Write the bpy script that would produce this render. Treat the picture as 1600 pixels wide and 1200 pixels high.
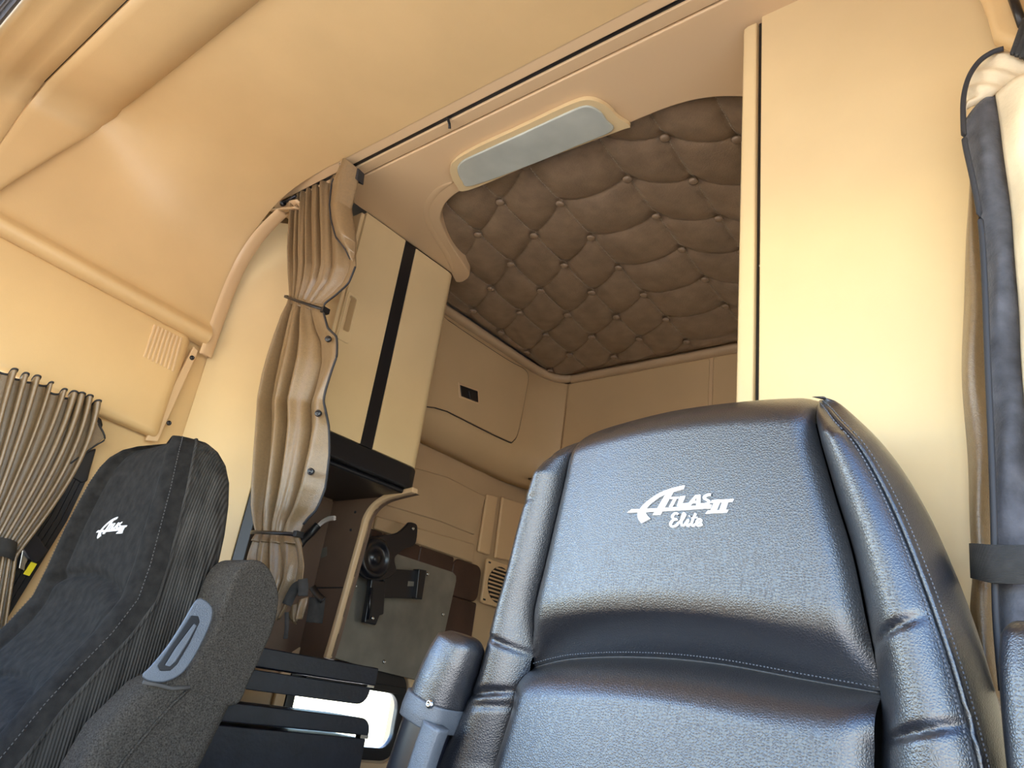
import bpy, bmesh, math, random
import numpy as np
from mathutils import Vector, Matrix
random.seed(4)
for o in list(bpy.data.objects): bpy.data.objects.remove(o)
S = bpy.context.scene
COL = S.collection

# ------------------------------------------------------------------ camera
F = 1200.0                                   # focal length in pixels of the 1600x1200 frame
_Z = np.array([408, -2781, 1200.]); _Z /= np.linalg.norm(_Z)
_Y = np.array([1087, 678, 1200.]); _Y -= _Z * (_Y @ _Z); _Y /= np.linalg.norm(_Y)
_X = np.cross(_Y, _Z)
CAM = np.array([.93, 0., .85])
cd = bpy.data.cameras.new('camera'); cam = bpy.data.objects.new('camera', cd); COL.objects.link(cam)
cd.sensor_width = 36; cd.lens = 36 * F / 1600; cd.clip_start = .01
cam.matrix_world = Matrix(((_X[0], -_X[1], -_X[2], CAM[0]), (_Y[0], -_Y[1], -_Y[2], CAM[1]),
                           (_Z[0], -_Z[1], -_Z[2], CAM[2]), (0, 0, 0, 1)))
S.camera = cam

# ------------------------------------------------------------------ sky, sun, exposure
w = bpy.data.worlds.new('sky'); S.world = w; w.use_nodes = True
nt = w.node_tree; bg = nt.nodes['Background']
sk = nt.nodes.new('ShaderNodeTexSky'); sk.sky_type = 'NISHITA'; sk.sun_disc = False
sk.sun_elevation = math.radians(52); sk.sun_rotation = math.radians(250)
sk.air_density = 1.0; sk.dust_density = .05; sk.ozone_density = 3.0; sk.altitude = 1500
nt.links.new(sk.outputs[0], bg.inputs[0]); bg.inputs[1].default_value = .42
sd = bpy.data.lights.new('sun', 'SUN'); sd.energy = 7.5; sd.angle = .02; sd.color = (1, .93, .82)
sun = bpy.data.objects.new('sun', sd); COL.objects.link(sun); sun.location = (-6, 4, 10)
sun.rotation_euler = Vector((.52, -.30, -.80)).to_track_quat('-Z', 'Y').to_euler()
S.view_settings.view_transform = 'Standard'; S.view_settings.look = 'None'
S.view_settings.gamma = 1; S.view_settings.use_curve_mapping = False
S.view_settings.exposure = 1.4

# ------------------------------------------------------------------ helpers
def ray(px, py):
    r = np.array([px - 800, py - 600, F]); return np.array([_X @ r, _Y @ r, _Z @ r])
def P(px, py, ax, val):
    """where the sight line of a pixel meets the plane axis=val"""
    v = ray(px, py); return CAM + (val - CAM[ax]) / v[ax] * v
def PN(px, py, p0, n):
    v = ray(px, py); n = np.array(n, float); return CAM + ((np.array(p0) - CAM) @ n) / (v @ n) * v
def Ps(pts, ax, val): return [P(a, b, ax, val) for a, b in pts]

def mat(name, col, rough=.5, spec=.5, bump=0, bscale=200, var=0, vscale=8, metal=0, coat=0, kind='noise', stretch=None, coatr=.2, sheen=0, bdist=.002):
    m = bpy.data.materials.new(name); m.use_nodes = True
    n = m.node_tree.nodes; l = m.node_tree.links; b = n['Principled BSDF']
    b.inputs['Base Color'].default_value = (*col, 1); b.inputs['Roughness'].default_value = rough
    b.inputs['Specular IOR Level'].default_value = spec; b.inputs['Metallic'].default_value = metal
    b.inputs['Coat Weight'].default_value = coat; b.inputs['Coat Roughness'].default_value = coatr
    b.inputs['Sheen Weight'].default_value = sheen
    tc = n.new('ShaderNodeTexCoord'); src = tc.outputs['Object']
    if stretch:
        mp = n.new('ShaderNodeMapping'); mp.inputs['Scale'].default_value = stretch
        l.new(src, mp.inputs[0]); bsrc = mp.outputs[0]
    else: bsrc = src
    if var:
        t = n.new('ShaderNodeTexNoise'); t.inputs['Scale'].default_value = vscale; t.inputs['Detail'].default_value = 6
        l.new(bsrc, t.inputs['Vector'])
        r = n.new('ShaderNodeValToRGB'); l.new(t.outputs[0], r.inputs[0])
        r.color_ramp.elements[0].position = .3; r.color_ramp.elements[1].position = .72
        r.color_ramp.elements[0].color = (*[max(0, c * (1 - var)) for c in col], 1)
        r.color_ramp.elements[1].color = (*[min(1, c * (1 + var)) for c in col], 1)
        l.new(r.outputs[0], b.inputs['Base Color'])
    if name == 'black_leather': b.inputs['Coat IOR'].default_value = 1.6; b.inputs['IOR'].default_value = 1.5
    if bump:
        if kind == 'noise':
            t = n.new('ShaderNodeTexNoise'); t.inputs['Scale'].default_value = bscale; t.inputs['Detail'].default_value = 4; out = t.outputs[0]
        elif kind == 'cell':
            t = n.new('ShaderNodeTexVoronoi'); t.inputs['Scale'].default_value = bscale; t.feature = 'DISTANCE_TO_EDGE'
            mr = n.new('ShaderNodeMapRange'); mr.inputs[1].default_value = .0; mr.inputs[2].default_value = .28; l.new(t.outputs['Distance'], mr.inputs[0]); out = mr.outputs[0]
        else:
            t = n.new('ShaderNodeTexWave'); t.inputs['Scale'].default_value = bscale; t.inputs['Distortion'].default_value = .6; t.bands_direction = kind; out = t.outputs[0]
        l.new(bsrc, t.inputs['Vector'])
        bp = n.new('ShaderNodeBump'); bp.inputs['Strength'].default_value = bump; bp.inputs['Distance'].default_value = bdist
        l.new(out, bp.inputs['Height']); l.new(bp.outputs[0], b.inputs['Normal']); l.new(bp.outputs[0], b.inputs['Coat Normal'])
    return m

TAN = (.69, .472, .228)
M = dict(
    tan=mat('tan_plastic', TAN, .42, .45, .12, 500, .05, 5),
    tanlip=mat('tan_trim_plastic', (.68, .475, .27), .36, .5, .05, 400),
    closet=mat('cream_laminate', (.71, .54, .295), .38, .45, .06, 700, .04, 6),
    locker=mat('tan_locker_plastic', (.62, .44, .24), .34, .5, .06, 500, .04, 5),
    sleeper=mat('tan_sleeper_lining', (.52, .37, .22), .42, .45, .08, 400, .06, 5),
    brown=mat('brown_laminate', (.16, .10, .068), .45, .4, .06, 300, .15, 6),
    quilt=mat('brown_quilted_vinyl', (.25, .17, .105), .31, .7, .45, 260, .22, 24, kind='noise', bdist=.0025),
    quiltw=mat('dark_brown_quilted_vinyl', (.055, .028, .02), .45, .4, .3, 200, .2, 10),
    leather=mat('black_leather', (.008, .009, .013), .36, .8, .26, 330, 0, kind='cell', coat=1, coatr=.32, bdist=.0007),
    piping=mat('black_piping', (.012, .012, .014), .4, .6, .2, 500),
    thread=mat('grey_thread', (.13, .14, .16), .6),
    threadq=mat('tan_thread', (.42, .34, .24), .6),
    threadd=mat('charcoal_thread', (.075, .068, .06), .8),
    fabric=mat('black_seat_fabric', (.020, .018, .0155), .95, .08, .5, 900, .35, 60),
    ribbed=mat('ribbed_charcoal_fabric', (.058, .052, .044), .95, .12, .8, 130, .5, 60, kind='DIAGONAL', bdist=.003, stretch=(1, 1, .05)),
    armf=mat('worn_charcoal_fabric', (.058, .050, .040), .95, .1, .6, 800, .6, 480, bdist=.002),
    curtain=mat('bronze_leatherette', (.225, .148, .074), .31, .75, .5, 480, .10, 160, coat=.1, coatr=.3, bdist=.0015),
    lining=mat('navy_felt_lining', (.08, .08, .09), .95, .2, .6, 300, .4, 40, sheen=.2),
    suncurt=mat('sunlit_curtain_tone', (.75, .62, .42), .8, .3, .4, 200, .1, 20),  # sun glare on the tan door curtain, painted as a pale base colour
    binding=mat('dark_binding', (.03, .03, .034), .6, .4),
    strap=mat('grey_webbing', (.075, .072, .068), .8, .3, .7, 260, .2, 60, kind='Z', bdist=.002),
    blackp=mat('black_plastic', (.010, .010, .012), .35, .5, .1, 500),
    navy=mat('navy_black_laminate', (.008, .010, .020), .42, .5, .35, 90, .3, 20),
    blackm=mat('black_painted_metal', (.008, .009, .014), .28, .6),
    plate=mat('grey_galvanised_plate', (.20, .185, .155), .5, .5, .1, 30, .25, 9, metal=.25),
    silver=mat('brushed_grey_plastic', (.13, .145, .165), .36, .6, .35, 700, .08, 30, metal=.3),
    steel=mat('bright_steel', (.6, .6, .58), .25, .6, metal=1),
    white=mat('white_embroidery', (.92, .90, .88), .6, .4, .3, 600),
    lens=mat('frosted_light_lens', (.46, .48, .42), .2, .6, .25, 14, .12, 10, coat=.4, coatr=.1, bdist=.004),
    yellow=mat('yellow_tag', (.85, .68, .02), .5),
    wire=mat('white_wire_sleeve', (.75, .66, .60), .5),
    visor=mat('grey_rubber', (.10, .105, .12), .6, .4, .8, 45, kind='Y', bdist=.004),
    floor=mat('dark_cab_carpet', (.05, .045, .04), .9, .2, .6, 300, .3, 30),
    ground=mat('pale_concrete_yard', (.68, .62, .54), .9, .2, .2, 8, .12, .6),
    shell=mat('cab_outer_skin', (.6, .6, .58), .4),
)
gm = bpy.data.materials.new('window_glass'); gm.use_nodes = True
gb = gm.node_tree.nodes['Principled BSDF']
gb.inputs['Transmission Weight'].default_value = 1; gb.inputs['Roughness'].default_value = 0; gb.inputs['IOR'].default_value = 1.05
gb.inputs['Base Color'].default_value = (.93, .97, .98, 1)
M['glass'] = gm

def thing(name, label, cat, loc, group=None):
    o = bpy.data.objects.new(name, None); COL.objects.link(o); o.location = loc
    o.empty_display_size = .05
    o['label'] = label; o['category'] = cat
    if group: o['group'] = group
    return o
def wloc(o):
    p = np.zeros(3)
    while o: p += np.array(o.location); o = o.parent
    return p
def obj(name, V, Fc, m, parent=None, smooth=False, bevel=0, seg=3, solid=0, label=None, cat=None, group=None, kind=None, subs=0, fix=True, rim=True):
    V = np.array([[float(c) for c in v] for v in V])
    if parent is not None: base = wloc(parent)
    else:
        base = (V.min(0) + V.max(0)) / 2; base[2] = V[:, 2].min()
    me = bpy.data.meshes.new(name); me.from_pydata((V - base).tolist(), [], [list(map(int, f)) for f in Fc])
    if fix:
        bm = bmesh.new(); bm.from_mesh(me); bmesh.ops.recalc_face_normals(bm, faces=bm.faces); bm.to_mesh(me); bm.free()
    me.materials.append(M[m] if isinstance(m, str) else m)
    o = bpy.data.objects.new(name, me); COL.objects.link(o)
    if parent is not None: o.parent = parent
    else: o.location = base
    if smooth:
        for p in me.polygons: p.use_smooth = True
    if solid:
        s = o.modifiers.new('s', 'SOLIDIFY'); s.thickness = solid; s.offset = 0; s.use_rim = rim
    if bevel:
        b = o.modifiers.new('b', 'BEVEL'); b.width = bevel; b.segments = seg; b.limit_method = 'ANGLE'; b.angle_limit = math.radians(35)
        if seg > 1:
            for p in me.polygons: p.use_smooth = True
            o.modifiers.new('w', 'WEIGHTED_NORMAL').keep_sharp = False
    if subs:
        s = o.modifiers.new('u', 'SUBSURF'); s.levels = s.render_levels = subs
    if label: o['label'] = label
    if cat: o['category'] = cat
    if group: o['group'] = group
    if kind: o['kind'] = kind
    return o
def prism(poly, off):
    poly = [np.array(p, float) for p in poly]; off = np.array(off, float); n = len(poly)
    V = poly + [p + off for p in poly]
    return V, [list(range(n))[::-1], list(range(n, 2 * n))] + [[i, (i + 1) % n, n + (i + 1) % n, n + i] for i in range(n)]
def box(a, b):
    x0, y0, z0 = a; x1, y1, z1 = b
    return prism([(x0, y0, z0), (x1, y0, z0), (x1, y1, z0), (x0, y1, z0)], (0, 0, z1 - z0))
def join(*parts):
    V = []; Fc = []
    for v, f in parts:
        k = len(V); V += list(v); Fc += [[i + k for i in q] for q in f]
    return V, Fc
def smoothpath(pts, n=8, closed=False):
    """Catmull-Rom through points"""
    pts = [np.array(p, float) for p in pts]; out = []
    m = len(pts); rng = range(m if closed else m - 1)
    for i in rng:
        g = (lambda k: pts[k % m]) if closed else (lambda k: pts[min(max(k, 0), m - 1)])
        a, b, c, d = g(i - 1), g(i), g(i + 1), g(i + 2)
        for j in range(n):
            t = j / n
            out.append(.5 * (2 * b + (c - a) * t + (2 * a - 5 * b + 4 * c - d) * t * t + (3 * b - 3 * c + d - a) * t ** 3))
    if not closed: out.append(pts[-1])
    return out
def frame_along(path):
    T = []
    for i in range(len(path)):
        t = path[min(i + 1, len(path) - 1)] - path[max(i - 1, 0)]; T.append(t / (np.linalg.norm(t) + 1e-12))
    return T
def tube(path, r, n=8, ry=None, up=(0, 0, 1)):
    path = [np.array(p, float) for p in path]; T = frame_along(path); V = []; Fc = []
    up = np.array(up, float)
    for i, (p, t) in enumerate(zip(path, T)):
        a = np.cross(t, up)
        if np.linalg.norm(a) < 1e-3: a = np.cross(t, (1, 0, 0))
        a /= np.linalg.norm(a); b = np.cross(a, t)
        rr = r[i] if hasattr(r, '__len__') else r; r2 = rr if ry is None else (ry[i] if hasattr(ry, '__len__') else ry)
        for k in range(n):
            an = 2 * math.pi * k / n; V.append(p + a * rr * math.cos(an) + b * r2 * math.sin(an))
    m = len(path)
    for i in range(m - 1):
        for k in range(n):
            Fc.append([i * n + k, i * n + (k + 1) % n, (i + 1) * n + (k + 1) % n, (i + 1) * n + k])
    Fc += [list(range(n))[::-1], list(range((m - 1) * n, m * n))]
    return V, Fc
def grid(fn, nu, nv):
    V = [fn(i / nu, j / nv) for j in range(nv + 1) for i in range(nu + 1)]
    Fc = [[j * (nu + 1) + i, j * (nu + 1) + i + 1, (j + 1) * (nu + 1) + i + 1, (j + 1) * (nu + 1) + i] for j in range(nv) for i in range(nu)]
    return V, Fc
def loft(rings):
    n = len(rings[0]); V = [p for r in rings for p in r]; Fc = []
    for i in range(len(rings) - 1):
        for k in range(n): Fc.append([i * n + k, i * n + (k + 1) % n, (i + 1) * n + (k + 1) % n, (i + 1) * n + k])
    return V, Fc + [list(range(n))[::-1], list(range((len(rings) - 1) * n, len(rings) * n))]
def lathe(c, axis, prof, n=14):
    """prof: (radius, height along axis)"""
    c = np.array(c, float); ax = np.array(axis, float); ax /= np.linalg.norm(ax)
    a = np.cross(ax, (0, 0, 1)); a = np.cross(ax, (1, 0, 0)) if np.linalg.norm(a) < 1e-3 else a
    a /= np.linalg.norm(a); b = np.cross(ax, a)
    return loft([[c + ax * h + r * (a * math.cos(2 * math.pi * k / n) + b * math.sin(2 * math.pi * k / n)) for k in range(n)] for r, h in prof])
def screw(c, axis, r, m, parent, name='screw'):
    return obj(name, *lathe(c, axis, [(r, -.001), (r, .001), (r * .8, r * .55), (r * .35, r * .7), (r * .3, r * .45)], 12), m, parent, smooth=True)
def curve_of(pts, key=2):
    """interpolate points by one coordinate"""
    a = sorted([tuple(p) for p in pts], key=lambda p: p[key]); a = np.array(a)
    return lambda t: np.array([np.interp(t, a[:, key], a[:, k]) for k in range(3)])
def sstep(a, b, x):
    t = min(1, max(0, (x - a) / (b - a))); return t * t * (3 - 2 * t)
def rrect(c0, c1, r, n=6):
    """rounded rectangle in 2-D, counter-clockwise"""
    (x0, y0), (x1, y1) = c0, c1; out = []
    for cx, cy, a0 in ((x1 - r, y1 - r, 0), (x0 + r, y1 - r, 90), (x0 + r, y0 + r, 180), (x1 - r, y0 + r, 270)):
        for k in range(n + 1):
            a = math.radians(a0 + 90 * k / n); out.append((cx + r * math.cos(a), cy + r * math.sin(a)))
    return out
def ringplate(outer, inner, off):
    n = len(outer); off = np.array(off, float)
    V = [np.array(p, float) for p in list(outer) + list(inner)]; V += [p + off for p in V]
    Fc = []
    for i in range(n):
        j = (i + 1) % n
        Fc += [[i, j, n + j, n + i], [2 * n + i, 3 * n + i, 3 * n + j, 2 * n + j], [i, 2 * n + i, 2 * n + j, j], [n + i, n + j, 3 * n + j, 3 * n + i]]
    return V, Fc
def struct(name, vf, m, label=None, **k):
    return obj(name, *vf, m, kind='structure', label=label, **k)

# ------------------------------------------------------------------ setting: ground, floor, outer walls
struct('ground', box((-25, -25, -1.32), (25, 25, -1.25)), 'ground', 'pale concrete yard the truck stands on')
struct('floor', box((-1.04, -.9, -.06), (1.04, 2.36, 0)), 'floor', 'dark carpeted cab floor')
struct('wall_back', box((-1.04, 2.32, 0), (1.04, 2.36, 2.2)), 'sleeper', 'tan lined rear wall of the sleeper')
# left wall of the sleeper with its window opening
win = rrect((1.42, .69), (1.835, .915), .05)
def on_left(pts, x): return [(x, a, b) for a, b in pts]
def outer_match(pts, y0, y1, z0, z1):
    cy = (min(p[0] for p in pts) + max(p[0] for p in pts)) / 2; cz = (min(p[1] for p in pts) + max(p[1] for p in pts)) / 2; out = []
    for a, b in pts:
        dy, dz = a - cy, b - cz
        s = min(((y1 - cy) / dy if dy > 0 else (y0 - cy) / dy) if abs(dy) > 1e-9 else 1e9, ((z1 - cz) / dz if dz > 0 else (z0 - cz) / dz) if abs(dz) > 1e-9 else 1e9)
        out.append((cy + dy * s, cz + dz * s))
    for cr in ((y0, z0), (y0, z1), (y1, z0), (y1, z1)):
        k = min(range(len(out)), key=lambda i: (out[i][0] - cr[0]) ** 2 + (out[i][1] - cr[1]) ** 2); out[k] = cr
    return out
ow = outer_match(win, .95, 2.32, 0, 2.2)
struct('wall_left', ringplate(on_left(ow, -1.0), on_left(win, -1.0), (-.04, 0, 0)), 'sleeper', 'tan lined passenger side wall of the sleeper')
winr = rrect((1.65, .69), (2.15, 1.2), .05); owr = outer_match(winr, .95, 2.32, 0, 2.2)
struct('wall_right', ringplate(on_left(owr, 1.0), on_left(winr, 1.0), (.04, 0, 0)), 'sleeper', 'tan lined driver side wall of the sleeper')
# window
win_o = rrect((1.40, .67), (1.852, .93), .062); win_i = rrect((1.43, .705), (1.825, .862), .045)
w1 = struct('window_1', ringplate(on_left(win_o, -.99), on_left(win_i, -.99), (-.02, 0, 0)), 'blackp', 'small black framed sleeper window above the bunk', bevel=.004, seg=2)
obj('window_pane', *prism(on_left(rrect((1.425, .70), (1.83, .868), .045), -1.004), (-.004, 0, 0)), 'glass', w1)
obj('sliding_rail', *box((-.988, 1.44, .862), (-.975, 1.835, .884)), 'blackp', w1, bevel=.002)
struct('trim_1', ringplate(on_left(rrect((1.36, .63), (1.90, .955), .08), -.985), on_left(rrect((1.395, .664), (1.857, .936), .064), -.985), (-.012, 0, 0)), 'tanlip', 'tan moulded surround of the sleeper window', bevel=.005)
# passenger side wall of the cab, below the headliner
struct('wall_left_cab', box((-1.04, .60, 0), (-1.0, .95, 2.2)), 'tan', 'tan passenger side pillar wall behind the seat belt')
struct('door_1', box((-1.04, -.9, 0), (-1.0, .60, .82)), 'tan', 'passenger door panel below its window')
struct('wall_roof', box((-1.04, -.85, 2.2), (1.04, 2.36, 2.24)), 'shell', 'outer roof skin of the cab')
struct('wall_front', join(box((-1.04, -.85, 1.60), (1.04, -.80, 2.2)), box((-1.04, -.85, 0), (1.04, -.80, .78)), box((-1.04, -.85, .78), (-.96, -.78, 1.60)), box((.96, -.85, .78), (1.04, -.78, 1.60))), 'tan', 'front wall of the cab around the windscreen opening')
struct('wall_right_cab', join(box((1.0, -.8, 1.62), (1.04, .95, 2.2)), box((1.0, .86, 0), (1.04, .96, 1.62))), 'tan', 'driver side wall of the cab above and behind the open door')

# headliner: flat ceiling running through a cove into the upper side panel with its rolled lip
prof = [(1.0, 2.04), (.9, 2.075), (.6, 2.098), (.2, 2.10), (-.50, 2.10), (-.64, 2.099), (-.74, 2.088), (-.81, 2.062), (-.865, 2.022), (-.912, 1.968), (-.944, 1.90), (-.959, 1.82), (-.966, 1.73), (-.962, 1.70), (-.951, 1.684), (-.944, 1.672), (-.948, 1.660), (-.962, 1.654), (-.985, 1.652)]
prof = smoothpath([(a, b, 0) for a, b in prof], 4)
def lip_drop(y): return (.84 - y) * .05
def headliner(u, v):
    i = u * (len(prof) - 1); k = min(int(i), len(prof) - 2); p = prof[k] * (1 - (i - k)) + prof[k + 1] * (i - k)
    y = .02 + v * .84
    z = p[1] + (lip_drop(y) if p[1] < 1.8 else lip_drop(y) * max(0, (2.1 - p[1]) / .3))
    # the cove is tight at the front beam and opens out towards the sleeper
    g = 1 - sstep(.28, .66, y); x = p[0]
    if x < -.6 and p[1] > 1.72:
        cx, cz = -.966, 2.101; x = x + (cx - x) * g * sstep(-.6, -.84, x); z = z + (cz - z) * g * .9 * sstep(1.72, 2.0, p[1])
    return np.array([x, y, z])
struct('ceiling', grid(headliner, len(prof) - 1, 16), 'tan', 'smooth tan moulded headliner curving down to the passenger side', smooth=True, solid=.01, rim=False)
# lower side panel, with louvres and screws
pp = [(-.985, 1.650), (-.972, 1.648), (-.965, 1.64), (-.962, 1.60), (-.960, 1.50), (-.958, 1.42), (-.956, 1.385), (-.958, 1.374), (-.966, 1.367), (-.985, 1.366)]
pp = smoothpath([(a, b, 0) for a, b in pp], 4)
def lowp(u, v):
    i = u * (len(pp) - 1); k = min(int(i), len(pp) - 2); p = pp[k] * (1 - (i - k)) + pp[k + 1] * (i - k)
    y = .15 + v * .675; e = max(0, (v - .965) / .035)
    return np.array([p[0] - .018 * e * e, y - .008 * (1 - p[1] / 1.65) * 10 * v * .35, p[1] + lip_drop(y)])
sp = struct('wall_left_upper', grid(lowp, len(pp) - 1, 60), 'tan', 'tan panel with vent louvres above the passenger door curtain', smooth=True, solid=.004, rim=False)
for k in range(8):
    f = k / 7
    a = P(243 + 41 * f, 507 + 20 * f, 0, -.9575); b = P(226 + 44 * f, 558 + 22 * f, 0, -.9565)
    dy = np.array([0, .0032, 0])
    obj('louvre', *prism([a - dy, a + dy, b + dy, b - dy], (-.008, 0, 0)), 'tanlip', sp, bevel=.0015, seg=2)
fl = [P(303, 541, 0, -.972), P(311, 548, 0, -.972), P(247, 690, 0, -.972), P(228, 688, 0, -.972)]
obj('flange', *prism(fl, (-.012, 0, 0)), 'tanlip', sp, bevel=.003)
for q in ((300, 559), (264, 661)): screw(P(*q, 0, -.971), (1, 0, 0), .0065, 'blackm', sp)
# arch trim that closes the headliner towards the sleeper
ap = [(-.966, .872, 1.62), (-.962, .873, 1.74), (-.953, .873, 1.83), (-.934, .874, 1.907), (-.895, .874, 1.966), (-.85, .876, 2.006), (-.80, .878, 2.034)]
ap = smoothpath(ap, 6)
def archf(u, v):
    i = v * (len(ap) - 1); k = min(int(i), len(ap) - 2); p = ap[k] * (1 - (i - k)) + ap[k + 1] * (i - k)
    t = ap[k + 1] - ap[k]; t /= np.linalg.norm(t); nrm = np.array([t[2], 0, -t[0]]); nrm /= np.linalg.norm(nrm)
    s = u * 2 - 1
    return p + np.array([0, .018 * s, 0]) + nrm * (.005 * (1 - s ** 4) - .004 - .004 * s)
ar = struct('trim_2', grid(archf, 10, len(ap) - 1), 'tanlip', 'tan arch trim between headliner and passenger side cabinet', smooth=True, solid=.008, rim=False)
screw(P(352, 425, 1, .858) + np.array([.012, -.004, 0]), (.7, -.7, 0), .006, 'blackm', ar)
# transverse front hump with the panel slot
hp = [(.452, 2.112), (.447, 2.098), (.436, 2.082), (.412, 2.064), (.38, 2.052), (.34, 2.044), (.30, 2.037), (.2785, 2.032), (.2775, 2.034), (.2765, 2.046), (.2728, 2.046), (.2718, 2.033), (.271, 2.030), (.245, 2.024), (.225, 2.014), (.208, 2.000), (.196, 1.992), (.18, 1.986), (.155, 1.976), (.146, 1.966), (.14, 1.98), (.12, 2.06)]
HU = [(0, .99), (0, .3), (0, -.5), (0, -.80), (0, -.88)] + [(1, t) for t in (.0, .02, .05, .1, .16, .24, .32, .42, .55)]
def hump(u, v):
    y, z = hp[int(round(v * (len(hp) - 1)))]; w_, t = HU[int(round(u * (len(HU) - 1)))]
    if w_ == 0: return np.array([t, y, z])
    # past the cove the beam turns down the side wall like a pillar, leaning forward
    a = max(0, .447 - y) / .172; k = max(.04, .48 + (.1 - .48) * a); h = -.012 if z > 2.1 else .016 + (2.098 - z) * .2
    c = max(0, .03 - t) / .03
    return np.array([-.964 + h + .035 * c * c, y - k * t, z - .012 - t])
struct('trim_3', grid(hump, len(HU) - 1, len(hp) - 1), 'tan', 'tan raised front beam with a slim dark slot across the headliner', smooth=True, solid=.002, fix=False)
slot = [(.2765, 2.039), (.2728, 2.039)]
obj('slot_seal', *box((-.98, .2731, 2.0385), (.98, .2762, 2.0405)), 'blackp', bpy.data.objects['trim_3'])
vz = thing('sun_visor', 'grey ribbed rubber edge of the windscreen visor beside the front beam', 'visor', (-.7, .08, 1.93))
for k in range(5):
    y = .132 - k * .012
    obj('rib', *tube([(-.98, y, 1.957 - k * .004), (.5, y, 1.957 - k * .004)], .0062, 8), 'visor', vz, smooth=True)

# ------------------------------------------------------------------ curtain track and header over the sleeper opening
tr = thing('curtain_track', 'tan curtain track with a black slot across the cab ceiling', 'curtain track', (0, .9, 2.085))
obj('front_strip', *prism([(-.86, .857, 2.097), (1.0, .857, 2.097), (1.0, .887, 2.094), (-.86, .887, 2.094)], (0, 0, .02)), 'tanlip', tr, bevel=.0025, seg=2)
obj('rear_strip', *prism([(-.86, .899, 2.094), (1.0, .899, 2.094), (1.0, .930, 2.096), (-.86, .930, 2.096)], (0, 0, .02)), 'tanlip', tr, bevel=.0025, seg=2)
obj('slot_channel', *box((-.9, .886, 2.100), (1.0, .900, 2.112)), 'blackp', tr)
c0 = P(700, 186, 2, 2.094)
car = obj('runner', *tube([c0 + np.array([0, 0, .008]), c0, c0 + np.array([.002, .006, -.012]), c0 + np.array([-.002, .012, -.018])], .0035, 6), 'blackp', tr)
rod = [P(442, 318, 2, 2.07), P(462, 306, 2, 2.075)]
obj('end_hook', *join(tube(rod, .0045, 6), lathe(rod[0], (1, 0, 0), [(.003, -.006), (.0085, -.004), (.0085, .004), (.003, .006)], 8)), 'blackm', tr, smooth=True)
# pocket at the track's end
obj('end_pocket', *grid(lambda u, v: P(418 + 42 * u, 330 - 4 * u, 1, .88) + np.array([0, .03 * math.sin(v * math.pi) , -.025 * v * (1 - .0 * u)]) + np.array([0, 0, .03]), 8, 8), 'tanlip', tr, smooth=True, solid=.004)

HZ = 2.093
opening = [(712, 441), (722, 441), (731, 435), (733, 427), (726, 415), (706, 385), (692, 356), (689, 336), (699, 315), (728, 294), (800, 262), (900, 222), (975, 196), (1005, 184), (1040, 170), (1080, 158), (1120, 152), (1165, 152)]
op3 = smoothpath(Ps(opening, 2, HZ), 4)
outer = [(1.0, 1.2, HZ), (1.0, .933, HZ), (-.9, .933, HZ), (-.9, 1.0, HZ), (-.655, 1.0, HZ), (-.655, 1.40, HZ)]
poly = op3 + [np.array((.6, 1.2, HZ))] + [np.array(p) for p in outer]
hd = struct('trim_4', prism(poly, (0, 0, .045)), 'tanlip', 'tan moulded header framing the opening to the sleeper', bevel=.022, seg=6)

ri = smoothpath([P(a, b, 2, HZ) for a, b in [(708, 428), (700, 402), (682, 372), (668, 345), (667, 322), (684, 298), (708, 284)]], 6)
obj('opening_ridge', *tube([p + np.array([0, 0, .0085]) for p in ri], [.020 * min(1, 6 * k / len(ri) + .1, 6 * (1 - k / len(ri)) + .1) for k in range(len(ri))], 10, ry=.010), 'tanlip', hd, smooth=True)

# ------------------------------------------------------------------ dome light
dl = thing('dome_light', 'long frosted dome light with tan bezel in the header', 'light', (-.07, 1.05, 2.07))
fr = smoothpath(Ps([(704, 262), (712, 246), (745, 226), (820, 191), (890, 158), (922, 150), (948, 160), (966, 178), (985, 192), (965, 200), (840, 248), (733, 292), (714, 285)], 2, HZ - .001), 5, True)
obj('bezel', *prism(fr, (0, 0, -.011)), 'closet', dl, bevel=.0055, seg=4)
ln = smoothpath(Ps([(715, 263), (722, 250), (750, 236), (820, 204), (885, 174), (915, 163), (936, 170), (948, 185), (957, 202), (900, 226), (830, 255), (738, 288), (722, 280)], 2, HZ - .0095), 5, True)
obj('lens', *prism(ln, (0, 0, -.007)), 'lens', dl, bevel=.006, seg=5)

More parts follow.
